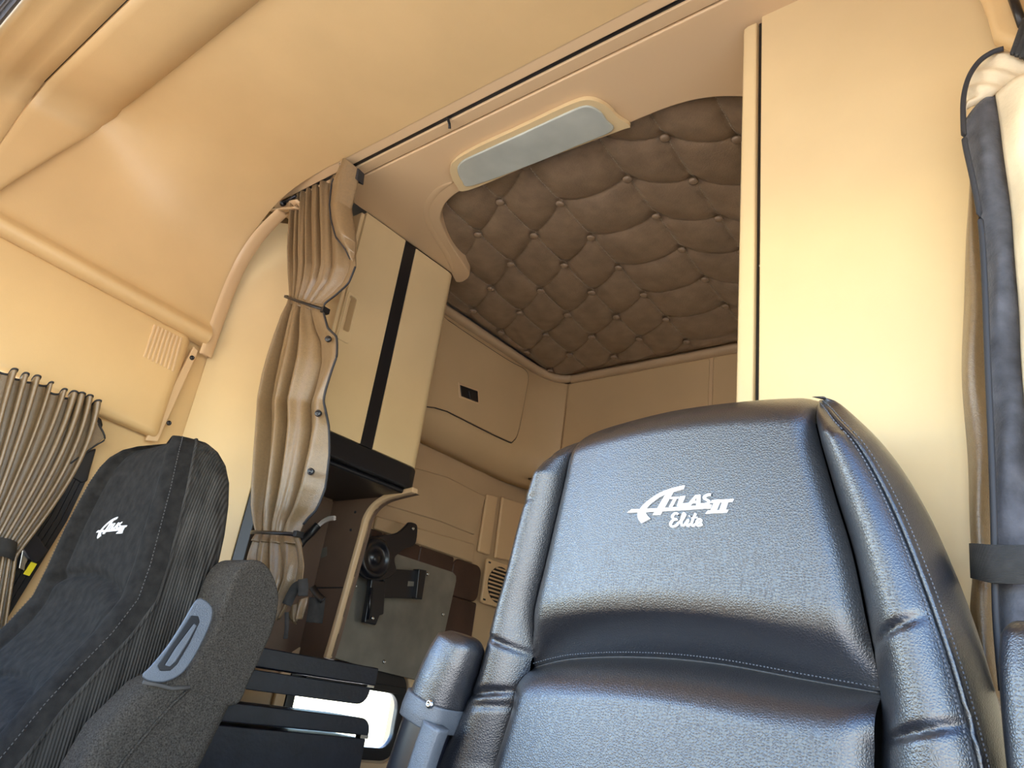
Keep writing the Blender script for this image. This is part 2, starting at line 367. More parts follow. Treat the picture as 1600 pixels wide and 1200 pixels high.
# ------------------------------------------------------------------ quilted ceiling of the sleeper
QZ = 2.132
qt = thing('quilted_ceiling', 'brown buttoned quilted vinyl ceiling pad of the sleeper', 'ceiling pad', (-.1, 1.65, 2.1))
colx = [-1.085, -.935, -.79, -.64, -.49, -.338, -.19, .02, .165, .31, .455, .60, .75]
PY = .1707
def shear(y): return -.07 * (y - 1.6)
def chev(x): return max(0, -.19 - x) * .583 if x < -.19 else max(0, x - .02) * .59
def quilt(u, v):
    x = -.85 + u * 1.45; y = 1.08 + v * 1.165
    xs = x - shear(y)
    k = max(i for i in range(len(colx) - 1) if colx[i] <= max(xs, colx[0]))
    fu = (xs - colx[k]) / (colx[k + 1] - colx[k])
    ph = (y - 1.321 - chev(xs) + .012 - (.016 if k >= 6 else .006) * math.sin(math.pi * fu)) / PY
    fv = ph - math.floor(ph)
    su = max(0., math.sin(math.pi * min(max(fu, 0), 1))); sv = math.sin(math.pi * fv)
    if k == 6:
        sag = .5 * math.sin(math.pi * fu)
    h = .75 * (su * sv) ** .27 + .25 * (su * sv)
    d = math.hypot(min(fu, 1 - fu) * .145, min(fv, 1 - fv) * PY)
    h -= .35 * math.exp(-(d / .02) ** 2)
    ed = min(1, (y - 1.08) / .02, (2.245 - y) / .05, (x + .85) / .03)
    pucker = .0004 * math.sin(ph * 2 * math.pi * 7 + xs * 40) * math.exp(-(min(fu, 1 - fu) / .12) ** 2)
    return np.array([x, y, QZ - .022 * h * max(ed, 0) + pucker])
obj('pad', *grid(quilt, 330, 270), 'quilt', qt, smooth=True)
st = []
bt = None
for ci, cx in enumerate(colx):
    for n in range(-8, 12):
        y = 1.321 + chev(cx) - .012 + n * PY; x = cx + shear(y)
        if not (1.12 < y < 2.18 and -.83 < x < .58): continue
        V, Fc = lathe((x, y, QZ - .006), (0, 0, -1), [(.009, 0), (.0125, .003), (.0118, .0065), (.008, .0088), (.003, .0096)], 14)
        if bt is None:
            bt = obj('button', V, Fc, 'quilt', qt, smooth=True); b0 = np.array((x, y, 0))
        else:
            c = bt.copy(); COL.objects.link(c); c.parent = qt; c.location = Vector(np.array((x, y, 0)) - b0)
for cx in colx[1:-1]:
    y = 1.1
    while y < 2.19:
        x = cx + shear(y) + .003
        if -.84 < x < .58:
            fu = 0; zz = quilt((x + .85) / 1.45, (y - 1.08) / 1.165)[2]
            z2 = quilt((x - .0006 + .85) / 1.45, (y + .006 - 1.08) / 1.165)[2]
            st.append(tube([(x, y, zz - .0006), (x - .0004, y + .006, z2 - .0006)], .0011, 4))
        y += .0095
obj('stitching', *join(*st), 'threadq', qt, kind='stuff')
# tan rail around the pad
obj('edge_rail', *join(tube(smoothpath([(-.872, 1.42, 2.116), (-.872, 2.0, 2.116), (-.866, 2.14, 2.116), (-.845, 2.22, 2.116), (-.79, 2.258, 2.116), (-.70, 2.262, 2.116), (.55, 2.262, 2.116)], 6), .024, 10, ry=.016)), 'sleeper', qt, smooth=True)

# ------------------------------------------------------------------ overhead locker running round the sleeper
ol = thing('overhead_locker', 'tan overhead locker wrapping the sleeper corner under the quilted ceiling', 'locker', (-.9, 1.9, 1.65))
path = [(-.88, 1.44), (-.88, 1.8), (-.88, 2.06)] + [(-.88 + .085 * (1 - math.cos(a)), 2.11 + .16 * math.sin(a)) for a in np.linspace(0, math.pi / 2, 10)] + [(-.6, 2.27), (0, 2.27), (.48, 2.27)]
lpf = [(.015, 2.118), (0, 2.105), (0, 2.0), (0, 1.88), (0, 1.806), (.002, 1.785), (.006, 1.765), (.02, 1.733), (.045, 1.70), (.08, 1.685), (.115, 1.675)]
path = smoothpath([(a, b, 0) for a, b in path], 3); TT = frame_along(path)
def lockf(u, v):
    i = int(round(u * (len(path) - 1))); p = path[i]; t = TT[i]; nrm = np.array([-t[1], t[0], 0])
    d, z = lpf[int(round(v * (len(lpf) - 1)))]
    return np.array([p[0], p[1], 0]) + nrm * d + np.array([0, 0, z])
obj('carcass', *grid(lockf, len(path) - 1, len(lpf) - 1), 'locker', ol, smooth=True, solid=.006)
dp = smoothpath(Ps([(640, 452), (700, 500), (790, 560), (820, 577), (826, 590), (824, 605), (812, 668), (803, 688), (788, 686), (700, 642), (640, 612)], 0, -.871), 4, True)
ctr_ = sum(dp) / len(dp)
obj('door_gap_shade', *prism([ctr_ + (p - ctr_) * np.array([1, 1.012, 1.02]) + np.array([-.003, 0, 0]) for p in dp], (-.003, 0, 0)), 'blackp', ol)  # black plate behind the door paints the shade of its recessed gap
dr = obj('locker_door', *prism(dp, (-.008, 0, 0)), 'locker', ol, bevel=.003, seg=2)
lr = Ps([(716, 597), (748, 609), (750, 632), (718, 621)], 0, -.869)
obj('latch_recess', *prism(lr, (-.006, 0, 0)), 'tanlip', dr, bevel=.002)
lt = Ps([(719, 601), (747, 611), (748, 629), (721, 619)], 0, -.867)
obj('latch', *prism(lt, (-.01, 0, 0)), 'blackp', dr, bevel=.003)
la = Ps([(733, 611), (746, 616), (747, 628), (735, 623)], 0, -.861)
obj('latch_button', *prism(la, (-.012, 0, 0)), 'blackp', dr, bevel=.002)
for x0, x1 in ((-.800, -.190), (-.176, .46)):
    obj('rear_panel', *prism([(a, 2.2645, b) for a, b in rrect((x0, 1.80), (x1, 2.098), .012)], (0, .01, 0)), 'locker', ol, bevel=.003)
obj('panel_divider', *box((-.189, 2.2655, 1.80), (-.177, 2.272, 2.10)), 'tanlip', ol)

# wall mouldings below the locker
def wallpiece(name, px, x, th, m, label, bev=.006):
    return struct(name, prism(Ps(px, 0, x), (-th, 0, 0)), m, label, bevel=bev)
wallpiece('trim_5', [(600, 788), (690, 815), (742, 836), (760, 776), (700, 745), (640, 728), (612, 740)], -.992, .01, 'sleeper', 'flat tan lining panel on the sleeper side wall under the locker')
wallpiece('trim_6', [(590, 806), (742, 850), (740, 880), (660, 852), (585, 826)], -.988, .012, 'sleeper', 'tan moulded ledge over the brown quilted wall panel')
wallpiece('trim_7', [(762, 772), (779, 776), (766, 868), (748, 862)], -.985, .014, 'tanlip', 'narrow upright tan rib on the sleeper side wall', .008)
wallpiece('trim_8', [(786, 776), (830, 790), (818, 880), (774, 872)], -.985, .014, 'tanlip', 'broad upright tan rib beside the narrow one', .012)
qp = thing('quilted_wall_panel', 'dark brown quilted vinyl panel on the sleeper side wall behind the grey plate', 'wall panel', (-.99, 1.8, .93))
zz = [1.33, 1.20, 1.07, .94]; yy = [1.45, 1.62, 1.79, 1.96, 2.112]
for i in range(4):
    for j in range(3):
        r = rrect((yy[i], zz[j + 1]), (yy[i + 1], zz[j]), .03 if (i == 3 and j == 0) else .008, 5)
        obj('quilt_square', *prism(on_left(r, -.982), (-.012, 0, 0)), 'quiltw', qp, bevel=.006, seg=3)
mp_ = thing('mounting_plate', 'grey metal mounting plate screwed to the sleeper side wall', 'plate', (-.978, 1.75, .92))
obj('sheet', *prism(Ps([(535, 838), (620, 865), (708, 894), (713, 900), (713, 908), (696, 985), (664, 1066), (590, 1048), (500, 1022)], 0, -.974), (-.005, 0, 0)), 'plate', mp_, bevel=.002)
for q in ((668, 897), (692, 960), (555, 916), (600, 1034)): screw(P(*q, 0, -.973), (1, 0, 0), .0065, 'steel', mp_)
# television bracket
tb = thing('television_bracket', 'empty black swivel television bracket on the grey plate', 'bracket', (-.97, 1.6, 1.1))
X1 = -.93
body = smoothpath(Ps([(560, 832), (575, 838), (602, 836), (622, 832), (636, 820), (640, 816), (648, 817), (653, 823), (651, 846), (645, 854), (634, 857), (620, 868), (617, 876), (620, 892), (610, 902), (590, 908), (570, 903), (558, 890), (552, 860)], 0, X1), 3, True)
obj('swivel_plate', *prism(body, (-.012, 0, 0)), 'blackm', tb, bevel=.004, seg=2)
cc = P(585, 872, 0, X1)
obj('swivel_hub', *lathe(cc, (1, 0, 0), [(.062, -.01), (.062, .006), (.056, .014), (.045, .014), (.042, .006), (.02, .006), (.018, .012), (.004, .013)], 28), 'blackm', tb, smooth=True)
obj('wall_arm', *prism(Ps([(548, 808), (562, 804), (580, 812), (582, 838), (560, 900), (546, 890)], 0, X1 - .014), (-.02, 0, 0)), 'blackm', tb, bevel=.004)
obj('cross_bar', *prism(Ps([(600, 888), (662, 892), (656, 936), (598, 934)], 0, X1 - .006), (-.012, 0, 0)), 'blackm', tb, bevel=.003)
obj('cross_bar_window', *prism(Ps([(638, 908), (650, 909), (649, 916), (637, 916)], 0, X1 - .0045), (-.002, 0, 0)), 'plate', tb)
obj('end_flange', *prism(Ps([(655, 889), (667, 891), (660, 937), (650, 935)], 0, X1 + .012), (-.03, 0, 0)), 'blackm', tb, bevel=.003)
obj('drop_arm', *prism(Ps([(581, 905), (603, 908), (600, 960), (594, 962), (588, 977), (570, 973)], 0, X1), (-.02, 0, 0)), 'blackm', tb, bevel=.004)
obj('drop_arm_rib', *tube([P(580, 918, 0, X1 + .004), P(575, 968, 0, X1 + .004)], .005, 8), 'blackm', tb, smooth=True)
obj('standoff', *box((-.974, 1.50, 1.20), (X1 - .01, 1.56, 1.26)), 'blackm', tb, bevel=.004)
screw(P(645, 826, 0, X1 + .001), (1, 0, 0), .006, 'steel', tb); screw(P(582, 966, 0, X1 + .001), (1, 0, 0), .006, 'steel', tb)
# speaker
sk_ = thing('wall_speaker', 'round slatted speaker grille in a square tan frame in the sleeper corner', 'speaker', (-.98, 2.2, 1.2))
sq = [(2.125, 1.36), (2.285, 1.36), (2.285, 1.21), (2.125, 1.21)]
obj('frame', *prism(on_left(rrect((2.125, 1.205), (2.29, 1.365), .01), -.975), (-.012, 0, 0)), 'tanlip', sk_, bevel=.004)
obj('cone', *lathe((-.9745, 2.21, 1.285), (1, 0, 0), [(.066, -.002), (.066, .0006), (.02, .0007), (.004, .0008)], 28), 'blackp', sk_)
for k in range(9):
    z = 1.285 - .056 + k * .014; hw = math.sqrt(max(0, .066 ** 2 - (z - 1.285) ** 2))
    obj('slat', *box((-.9745, 2.21 - hw, z - .0035), (-.969, 2.21 + hw, z + .0025)), 'tanlip', sk_, bevel=.001, seg=1)
for q in ((2.138, 1.352), (2.138, 1.218)): obj('clip', *box((-.9755, q[0] - .006, q[1] - .003), (-.973, q[0] + .006, q[1] + .003)), 'blackp', sk_)

# ------------------------------------------------------------------ passenger side cabinet
cb = thing('side_cabinet', 'cream hanging cabinet with a black stripe on the passenger side of the sleeper', 'cabinet', (-.83, 1.2, 1.37))
ep = thing('cabinet_end_panel', 'tall cream end panel between the headliner arch and the sleeper curtain', 'panel', (-.9, .97, 0))
obj('board', *prism([(-.997, .892, 0), (-.828, 1.028, 0), (-.838, 1.040, 0), (-.997, .912, 0)], (0, 0, 2.088)), 'closet', ep, bevel=.003)
obj('edge_seal', *prism([(-.827, 1.029, 0), (-.800, 1.045, 0), (-.806, 1.06, 0), (-.836, 1.042, 0)], (0, 0, 1.43)), 'blackp', ep, bevel=.002)
obj('body', *box((-.998, 1.066, 1.40), (-.684, 1.41, 2.09)), 'closet', cb)
obj('front_corner', *box((-.79, 1.035, 1.45), (-.66, 1.07, 2.09)), 'closet', cb, bevel=.004)
hole = rrect((1.055, 1.722), (1.079, 1.825), .006)
obj('door', *ringplate([(-.65, a, b) for a, b in outer_match(hole, 1.045, 1.198, 1.449, 2.09)], [(-.65, a, b) for a, b in hole], (-.03, 0, 0)), 'closet', cb)
obj('black_stripe', *box((-.664, 1.1985, 1.449), (-.653, 1.243, 2.09)), 'blackp', cb)
rp = [(-.66, 1.244), (-.65, 1.244), (-.65, 1.385), (-.652, 1.398), (-.658, 1.41), (-.668, 1.418), (-.684, 1.422), (-.99, 1.422), (-.99, 1.412), (-.67, 1.41)]
obj('rear_corner', *prism([(a, b, 1.449) for a, b in rp], (0, 0, .64)), 'closet', cb, smooth=False, bevel=.002, seg=2)
obj('bottom_band', *prism([(a, b, 1.385) for a, b in [(-.99, 1.066), (-.79, 1.066), (-.79, 1.04), (-.647, 1.04), (-.647, 1.385), (-.650, 1.402), (-.658, 1.414), (-.67, 1.422), (-.69, 1.426), (-.99, 1.426)]], (0, 0, .062)), 'blackp', cb, bevel=.005, seg=2)
obj('underside', *prism([(a, b, 1.372) for a, b in [(-.98, 1.068), (-.672, 1.068), (-.664, 1.39), (-.68, 1.412), (-.98, 1.412)]], (0, 0, .014)), 'blackp', cb, bevel=.006)
# recessed handle
hy0, hy1, hz0, hz1 = 1.030, 1.088, 1.69, 1.835
hr = obj('handle_bezel', *ringplate([(-.6465, a, b) for a, b in rrect((1.047, hz0), (hy1, hz1), .009)], [(-.6465, a, b) for a, b in hole], (-.0045, 0, 0)), 'closet', cb, bevel=.0025)
obj('handle_cup', *box((-.683, 1.05, 1.715), (-.676, 1.083, 1.83)), 'closet', hr)
obj('handle_grip', *box((-.676, 1.056, 1.722), (-.652, 1.0605, 1.825)), 'closet', hr, bevel=.0015)
# nook partition
pt = thing('nook_partition', 'brown partition with tan edging under the cream cabinet', 'partition', (-.85, 1.41, .9))
edge = smoothpath(Ps([(516, 1030), (528, 990), (548, 918), (571, 835), (577, 812), (588, 795), (605, 783), (628, 776), (650, 771)], 1, 1.405), 5)
lo = [np.array((-.995, 1.405, .915))]; hi = [np.array((-.665, 1.405, 1.384)), np.array((-.995, 1.405, 1.384))]
obj('board', *prism(edge + hi + lo, (0, .015, 0)), 'brown', pt)
ins = [p + np.array([-.0, 0, 0]) for p in edge]
bandV = []
T_ = frame_along(edge)
for p, t in zip(edge, T_):
    n_ = np.array([-t[2], 0, t[0]]); bandV += [p + np.array([0, -.004, 0]), p + n_ * .015 + np.array([0, -.004, 0])]
nb = len(edge)
obj('edge_trim', bandV, [[2 * i, 2 * i + 1, 2 * i + 3, 2 * i + 2] for i in range(nb - 1)], 'tanlip', pt, solid=.022, bevel=.003, seg=2)
obj('back_board', *box((-.998, 1.072, .915), (-.988, 1.404, 1.37)), 'brown', pt)
obj('seam', *prism(Ps([(486, 917), (540, 917), (540, 919), (486, 920)], 1, 1.404), (0, .002, 0)), 'blackp', pt)
for q in ((500, 804), (555, 800), (548, 828), (497, 830)): screw(P(*q, 1, 1.404), (0, -1, 0), .004, 'blackm', pt)
obj('sticker', *prism(Ps([(501, 858), (511, 854), (511, 868), (502, 872)], 1, 1.404), (0, -.0008, 0)), 'plate', pt)
cbz = thing('power_cable', 'black cable with white wires hanging out under the cabinet', 'cable', P(470, 850, 1, 1.3))
cpath = smoothpath([P(462, 862, 1, 1.30), P(472, 846, 1, 1.31), P(486, 832, 1, 1.33), P(497, 820, 1, 1.34)], 6)
obj('sleeve', *tube(cpath, .012, 8), 'blackp', cbz, smooth=True)
for k in range(2):
    wp = smoothpath([P(494, 823 + 2 * k, 1, 1.34), P(504, 814 + 3 * k, 1, 1.345), P(514, 809 + 3 * k, 1, 1.345), P(523, 808 + 3 * k, 1, 1.34)], 5)
    obj('wire', *tube(wp, .0045, 6), 'wire', cbz, smooth=True)

# ------------------------------------------------------------------ black shelves under the nook
XS = -.65
def shelf_front(y0, y1, z0, z1, r):
    """side elevation with the rear lower or upper corner rounded"""
    out = [(y0, z0), (y0, z1), (y1, z1)]
    return out
s1 = thing('upper_shelf', 'upper black shelf with a rounded lip between seat and sleeper window', 'shelf', (-.8, 1.2, .82))
obj('board', *box((-.79, .86, .872), (XS, 1.412, .914)), 'navy', s1, bevel=.003)
rb = [(.86, .866), (.86, .824)] + [(1.40 - .035 + .035 * math.sin(a), .824 + .035 - .035 * math.cos(a)) for a in np.linspace(0, math.pi / 2, 8)] + [(1.40, .866)]
obj('lip', *prism([(XS - .004, a, b) for a, b in rb], (-.13, 0, 0)), 'navy', s1, bevel=.002)
obj('clip', *box((XS - .02, 1.385, .8665), (XS - .001, 1.408, .8715)), 'steel', s1)
s2 = thing('lower_shelf_unit', 'lower black cabinet with a rounded top board beside the passenger seat', 'cabinet', (-.8, 1.2, 0))
rt = [(.86, .756), (.86, .795)] + [(1.42 - .03 + .03 * math.sin(a), .795 - .03 + .03 * math.cos(a)) for a in np.linspace(0, math.pi / 2, 8)] + [(1.42, .756)]
obj('top_board', *prism([(XS, a, b) for a, b in rt], (-.14, 0, 0)), 'navy', s2, bevel=.003)
obj('front', *box((-.79, .86, 0), (XS - .002, 1.415, .749)), 'navy', s2, bevel=.003)
obj('clip', *box((XS - .02, 1.395, .749), (XS - .001, 1.42, .757)), 'steel', s2)

# ------------------------------------------------------------------ driver side closet
cl = thing('driver_closet', 'tall cream closet panel standing behind the black leather seat', 'closet', (.75, 1.15, 0))
CY = 1.0
obj('front_panel', *box((.514, CY, .0), (1.0, CY + .02, 2.125)), 'closet', cl, bevel=.003)
es = [(.513, CY + .02), (.506, CY + .004), (.503, CY), (.488, CY), (.480, CY + .003), (.475, CY + .012), (.475, CY + .04), (.475, 1.6), (.49, 1.6), (.505, 1.6)]
tops = []
obj('edge_post', *prism([(a, b, 0) for a, b in [(.505, CY + .02), (.505, CY + .002), (.503, CY), (.488, CY), (.480, CY + .003), (.475, CY + .012), (.475, 1.6), (.505, 1.6)]], (0, 0, 2.085)), 'closet', cl, bevel=.004)
obj('shadow_gap_seal', *box((.505, CY + .012, 0), (.514, CY + .03, 2.11)), 'blackp', cl)
screw(P(1188, 415, 1, CY + .004), (0, -1, 0), .002, 'steel', cl, 'hinge_pin')
# pillar trim at the driver door
pl = [P(1527, -40, 1, .98), P(1531, 5, 1, .98), P(1546, 40, 1, .98), P(1556, 78, 1, .98), P(1612, 100, 1, .98), P(1640, -60, 1, .98)]
struct('trim_9', prism(pl, (0, -.03, 0)), 'tan', 'bright tan pillar trim at the top of the driver door', bevel=.012, seg=4)

# ------------------------------------------------------------------ curtains
def sheet(rows, nfold, amp, sharp=.7, nu=140, nv=90, phase=0., normal=(0, -1, 0), wob=.0, dens=.5):
    """rows: (t, left, right, amplitude factor) in 3-D; folds run down the sheet"""
    ts = np.array([r[0] for r in rows]); L = np.array([r[1] for r in rows]); R = np.array([r[2] for r in rows]); A = np.array([r[3] for r in rows])
    nrm = np.array(normal, float)
    def it(arr, t): return np.array([np.interp(t, ts, arr[:, k]) for k in range(3)])
    rows_s = []
    def f(u, v):
        l = it(L, v); r = it(R, v); a = np.interp(v, ts, A)
        # soften the linear joins
        e = .012
        l = (it(L, max(0, v - e)) + it(L, min(1, v + e)) + 2 * l) / 4; r = (it(R, max(0, v - e)) + it(R, min(1, v + e)) + 2 * r) / 4
        q = u * (1 + dens * (1 - u))
        ph = math.pi * nfold * (q + wob * math.sin(3.1 * u + 5 * v + phase)) + phase
        s = 2 * abs(math.sin(ph)) ** .75 - 1.2 + .25 * math.sin(3.3 * ph + 1.7 + 2.2 * v)
        p = l + (r - l) * u
        return p + nrm * amp * a * s * (1 - .35 * u)
    return grid(f, nu, nv), f
def cplane(px, py):
    """the hanging plane of the sleeper curtain, drifting slightly back towards its lower end"""
    return PN(px, py, (0, .900, 2.09), (0, 1, .055))
mc = thing('sleeper_curtain', 'bronze leatherette curtain tied back twice beside the cream cabinet', 'curtain', (-.6, .95, .95))
rowspx = [(0, (462, 288), (548, 262), 1), (.05, (459, 305), (545, 285), 1), (.12, (454, 345), (548, 330), .9), (.19, (450, 390), (556, 392), .8), (.215, (450, 410), (557, 418), .7), (.245, (450, 430), (546, 444), .5), (.268, (451, 447), (526, 462), .35), (.285, (452, 462), (507, 476), .25), (.30, (450, 475), (507, 490), .3),
          (.34, (444, 495), (516, 517), .6), (.38, (434, 530), (532, 532), .8), (.43, (425, 562), (533, 562), .9), (.48, (418, 592), (524, 588), 1), (.54, (410, 628), (510, 628), 1), (.60, (406, 665), (515, 666), 1), (.67, (401, 708), (513, 708), 1),
          (.75, (396, 762), (505, 762), .9), (.80, (394, 795), (492, 796), .7), (.84, (396, 820), (474, 816), .4), (.862, (399, 833), (466, 836), .25), (.885, (394, 848), (472, 852), .5), (.93, (386, 875), (477, 885), .8), (.965, (388, 905), (476, 908), .9), (1, (400, 975), (440, 968), .8)]
rows = [(t, cplane(*a), cplane(*b), k) for t, a, b, k in rowspx]
def part_rows(a, b): return [((t - a) / (b - a), l, r, k) for t, l, r, k in rows if a - 1e-6 <= t <= b + 1e-6]
vf, cf = sheet(part_rows(0, .30), 7.0, .015, nu=200, nv=90, phase=.4, normal=(.35, -.94, 0), wob=.015, dens=.85)
obj('upper_drape', *vf, 'curtain', mc, smooth=True, solid=.0022)
vf, cf2 = sheet(part_rows(.285, .885), 3.6, .030, nu=180, nv=150, phase=.5, normal=(.35, -.94, 0), wob=.05, dens=.6)
obj('middle_drape', *vf, 'curtain', mc, smooth=True, solid=.0022)
vf, cf3 = sheet(part_rows(.862, 1), 4.5, .014, nu=120, nv=50, phase=.2, normal=(.35, -.94, 0), wob=.03, dens=.3)
obj('lower_drape', *vf, 'curtain', mc, smooth=True, solid=.0022)
# turned-over front edge of the upper half
flap = [((545, 262), (570, 273)), ((530, 296), (567, 292)), ((527, 330), (557, 333)), ((529, 352), (562, 360)), ((537, 380), (565, 386)), ((550, 396), (563, 402)), ((557, 411), (560, 414))]
def flapf(u, v):
    i = v * (len(flap) - 1); k = min(int(i), len(flap) - 2); f = i - k; g = f * f * (3 - 2 * f)
    a = cplane(*flap[k][0]) * (1 - g) + cplane(*flap[k + 1][0]) * g; b = cplane(*flap[k][1]) * (1 - g) + cplane(*flap[k + 1][1]) * g
    return a * (1 - u) + b * u + np.array([.012, -.03, 0]) * math.sin(math.pi * (u * .9 + .1)) * min(1, 2.2 * (1 - v) + .15) + np.array([0, -.016, 0])
obj('turned_edge', *grid(flapf, 16, 64), 'curtain', mc, smooth=True, solid=.002)
be = smoothpath([flapf(0, v) + np.array([0, -.003, 0]) for v in np.linspace(.12, 1, 14)], 5)
obj('edge_binding', *tube(be, .0026, 6), 'binding', mc, smooth=True)
be2 = smoothpath([cf2(1, v) + np.array([.002, -.002, 0]) for v in np.linspace(.03, .93, 30)], 3)
obj('edge_binding', *tube(smoothpath([cf(1, v) + np.array([.002, -.003, 0]) for v in np.linspace(.72, .97, 12)], 3), .0026, 6), 'binding', mc, smooth=True)
obj('edge_binding', *tube(be2, .0028, 6), 'binding', mc, smooth=True)
obj('top_hem', *tube([cf(u, .0) + np.array([0, -.001, .002]) for u in np.linspace(0, 1, 60)], .003, 6), 'binding', mc, smooth=True)
obj('corner_tab', *prism([cplane(*q) for q in ((543, 268), (570, 272), (568, 290), (545, 280))], (.004, -.024, 0)), 'binding', mc, bevel=.002)
screw(cplane(546, 267) + np.array([.002, -.03, 0]), (.5, -.85, 0), .0055, 'steel', mc, 'snap')
for q in ((523, 538), (508, 653), (497, 743)):
    u = .86; b = cplane(*q) + np.array([.008, -.026, 0])
    obj('snap', *lathe(b, (.5, -.85, -.1), [(.0075, -.004), (.0075, .002), (.0055, .0035), (.004, .0025), (.0035, .004), (.0015, .0042)], 16), 'blackm', mc, smooth=True)
def band(pL, pR, depth, hgt, m, name, parent, sag=0., n=40, tail=True):
    pL = np.array(pL); pR = np.array(pR); c = (pL + pR) / 2; a = (pR - pL) / 2; d = np.array([0, depth, 0])
    ring = [c + a * math.cos(t) * 1.04 + d * math.sin(t) + np.array([0, 0, sag * math.sin(t)]) for t in np.linspace(0, 2 * math.pi, n)]
    V = []
    for p in ring: V += [p + np.array([0, 0, hgt / 2]), p - np.array([0, 0, hgt / 2])]
    Fc = [[2 * i, 2 * i + 1, 2 * i + 3, 2 * i + 2] for i in range(len(ring) - 1)]
    return obj(name, V, Fc, m, parent, smooth=True, solid=.0025)
t1 = band(cplane(450, 464), cplane(509, 484), .030, .0075, 'blackp', 'tie', mc, .008)
obj('tie_lock', *box(cplane(509, 486) - np.array([.006, .012, .007]), cplane(509, 486) + np.array([.006, .008, .007])), 'blackp', t1, bevel=.001)
t2 = band(cplane(398, 833), cplane(467, 836), .030, .008, 'blackp', 'tie', mc, .004)
obj('tie_lock', *box(cplane(467, 836) - np.array([.006, .012, .006]), cplane(467, 836) + np.array([.006, .008, .007])), 'blackp', t2, bevel=.001)
# webbing straps at the curtain's lower end
ws = thing('curtain_strap', 'grey webbing strap hanging at the lower end of the sleeper curtain', 'strap', P(470, 960, 1, .94))
def ribbon(px, ax, val, wpx, m, name, parent, th=.003):
    pts = smoothpath([P(a, b, ax, val) for a, b in px], 6); T = frame_along(pts); V = []
    sc = wpx / F * np.linalg.norm(pts[0] - CAM)
    vd = pts[0] - CAM; vd /= np.linalg.norm(vd)
    for p, t in zip(pts, T):
        s = np.cross(t, vd); s /= np.linalg.norm(s); V += [p + s * sc / 2, p - s * sc / 2]
    return obj(name, V, [[2 * i, 2 * i + 1, 2 * i + 3, 2 * i + 2] for i in range(len(pts) - 1)], m, parent, smooth=True, solid=th)
ribbon([(448, 945), (455, 930), (463, 917), (474, 914)], 1, .94, 14, 'strap', 'webbing', ws)
ribbon([(473, 905), (474, 918), (473, 931)], 1, .938, 14, 'strap', 'webbing_end', ws)
ribbon([(448, 957), (448, 980), (446, 998)], 1, .945, 6, 'strap', 'tail', ws)
ribbon([(488, 917), (495, 928), (505, 938)], 1, 1.1, 10, 'blackp', 'hook', ws)
ribbon([(496, 934), (494, 952), (491, 973)], 1, 1.1, 23, 'strap', 'loop', ws)
cbun = thing('curtain_end', 'brown loose lower end of curtain bunched inside the grey strap', 'curtain', P(465, 960, 1, .99))
def bun(u, v):
    a = P(450 + 12 * v, 962 + 14 * v, 1, .985); b = P(480 - 6 * v, 932 + 34 * v, 1, .985)
    return a * (1 - u) + b * u + np.array([.3, -1, 0]) * (.012 * math.sin(u * math.pi) + .004 * math.sin(u * 17 + v * 3))
obj('bunched_cloth', *grid(bun, 30, 20), 'curtain', cbun, smooth=True, solid=.002)

# passenger door curtain
pc = thing('passenger_door_curtain', 'bronze pleated curtain gathered by a grey strap at the passenger door', 'curtain', (-.94, .5, .9))
XP = -.928
tops_px = [(-60, 556), (-20, 566), (14, 581), (30, 588), (47, 592), (62, 595), (84, 609), (104, 617), (118, 618), (128, 621), (142, 625), (152, 634)]
tp = [P(a, b, 0, XP) for a, b in tops_px]
def pcf(u, v):
    top = np.array([np.interp(u, np.linspace(0, 1, len(tp)), [p[k] for p in tp]) for k in range(3)])
    bot = P(-70 + 95 * u, 842 + 28 * u, 0, XP)
    if v > .78:
        bot2 = P(-110 + 118 * u, 960 + 30 * u, 0, XP); g = (v - .78) / .22; q = bot * (1 - g) + bot2 * g
    else:
        g = v / .78; g2 = g ** 1.25; q = top * (1 - g2) + bot * g2 + np.array([0, .035 * math.sin(math.pi * g) * (u - .3), 0])
    nf = 10.5; ph = 2 * math.pi * nf * u + .5 * math.sin(4 * v + 9 * u); s = math.sin(ph); s = math.copysign(abs(s) ** .7, s)
    am = .017 * (1 - .55 * min(1, v / .78))
    return q + np.array([am * s, .010 * math.cos(ph) * (1 - v * .6), .006 * s * max(0, 1 - v * 8)])
obj('drape', *grid(pcf, 260, 70), 'curtain', pc, smooth=True, solid=.002)
obj('top_hem', *tube([pcf(u, 0) + np.array([.001, 0, .001]) for u in np.linspace(0, 1, 200)], .0026, 5), 'binding', pc, smooth=True)
cn = [P(142, 640, 0, XP - .01), P(154, 662, 0, XP - .01), P(164, 684, 0, XP - .01), P(150, 695, 0, XP - .01), P(120, 718, 0, XP - .01), P(125, 660, 0, XP - .01)]
obj('loose_corner', *prism(cn, (-.004, 0, 0)), 'curtain', pc, bevel=.002)
obj('corner_binding', *tube(smoothpath([P(154, 662, 0, XP - .008), P(164, 685, 0, XP - .008), P(148, 697, 0, XP - .008), P(110, 724, 0, XP - .008)], 5), .002, 6), 'binding', pc, smooth=True)
sb = [P(-40, 832, 0, XP + .03), P(-8, 838, 0, XP + .032), P(14, 842, 0, XP + .028), P(26, 848, 0, XP + .012), P(26, 852, 0, XP - .02)]
V = []
for p in smoothpath(sb, 5): V += [p, p + np.array([.0, .006, -.036])]
obj('tie_strap', V, [[2 * i, 2 * i + 1, 2 * i + 3, 2 * i + 2] for i in range(len(V) // 2 - 1)], 'strap', pc, smooth=True, solid=.003)

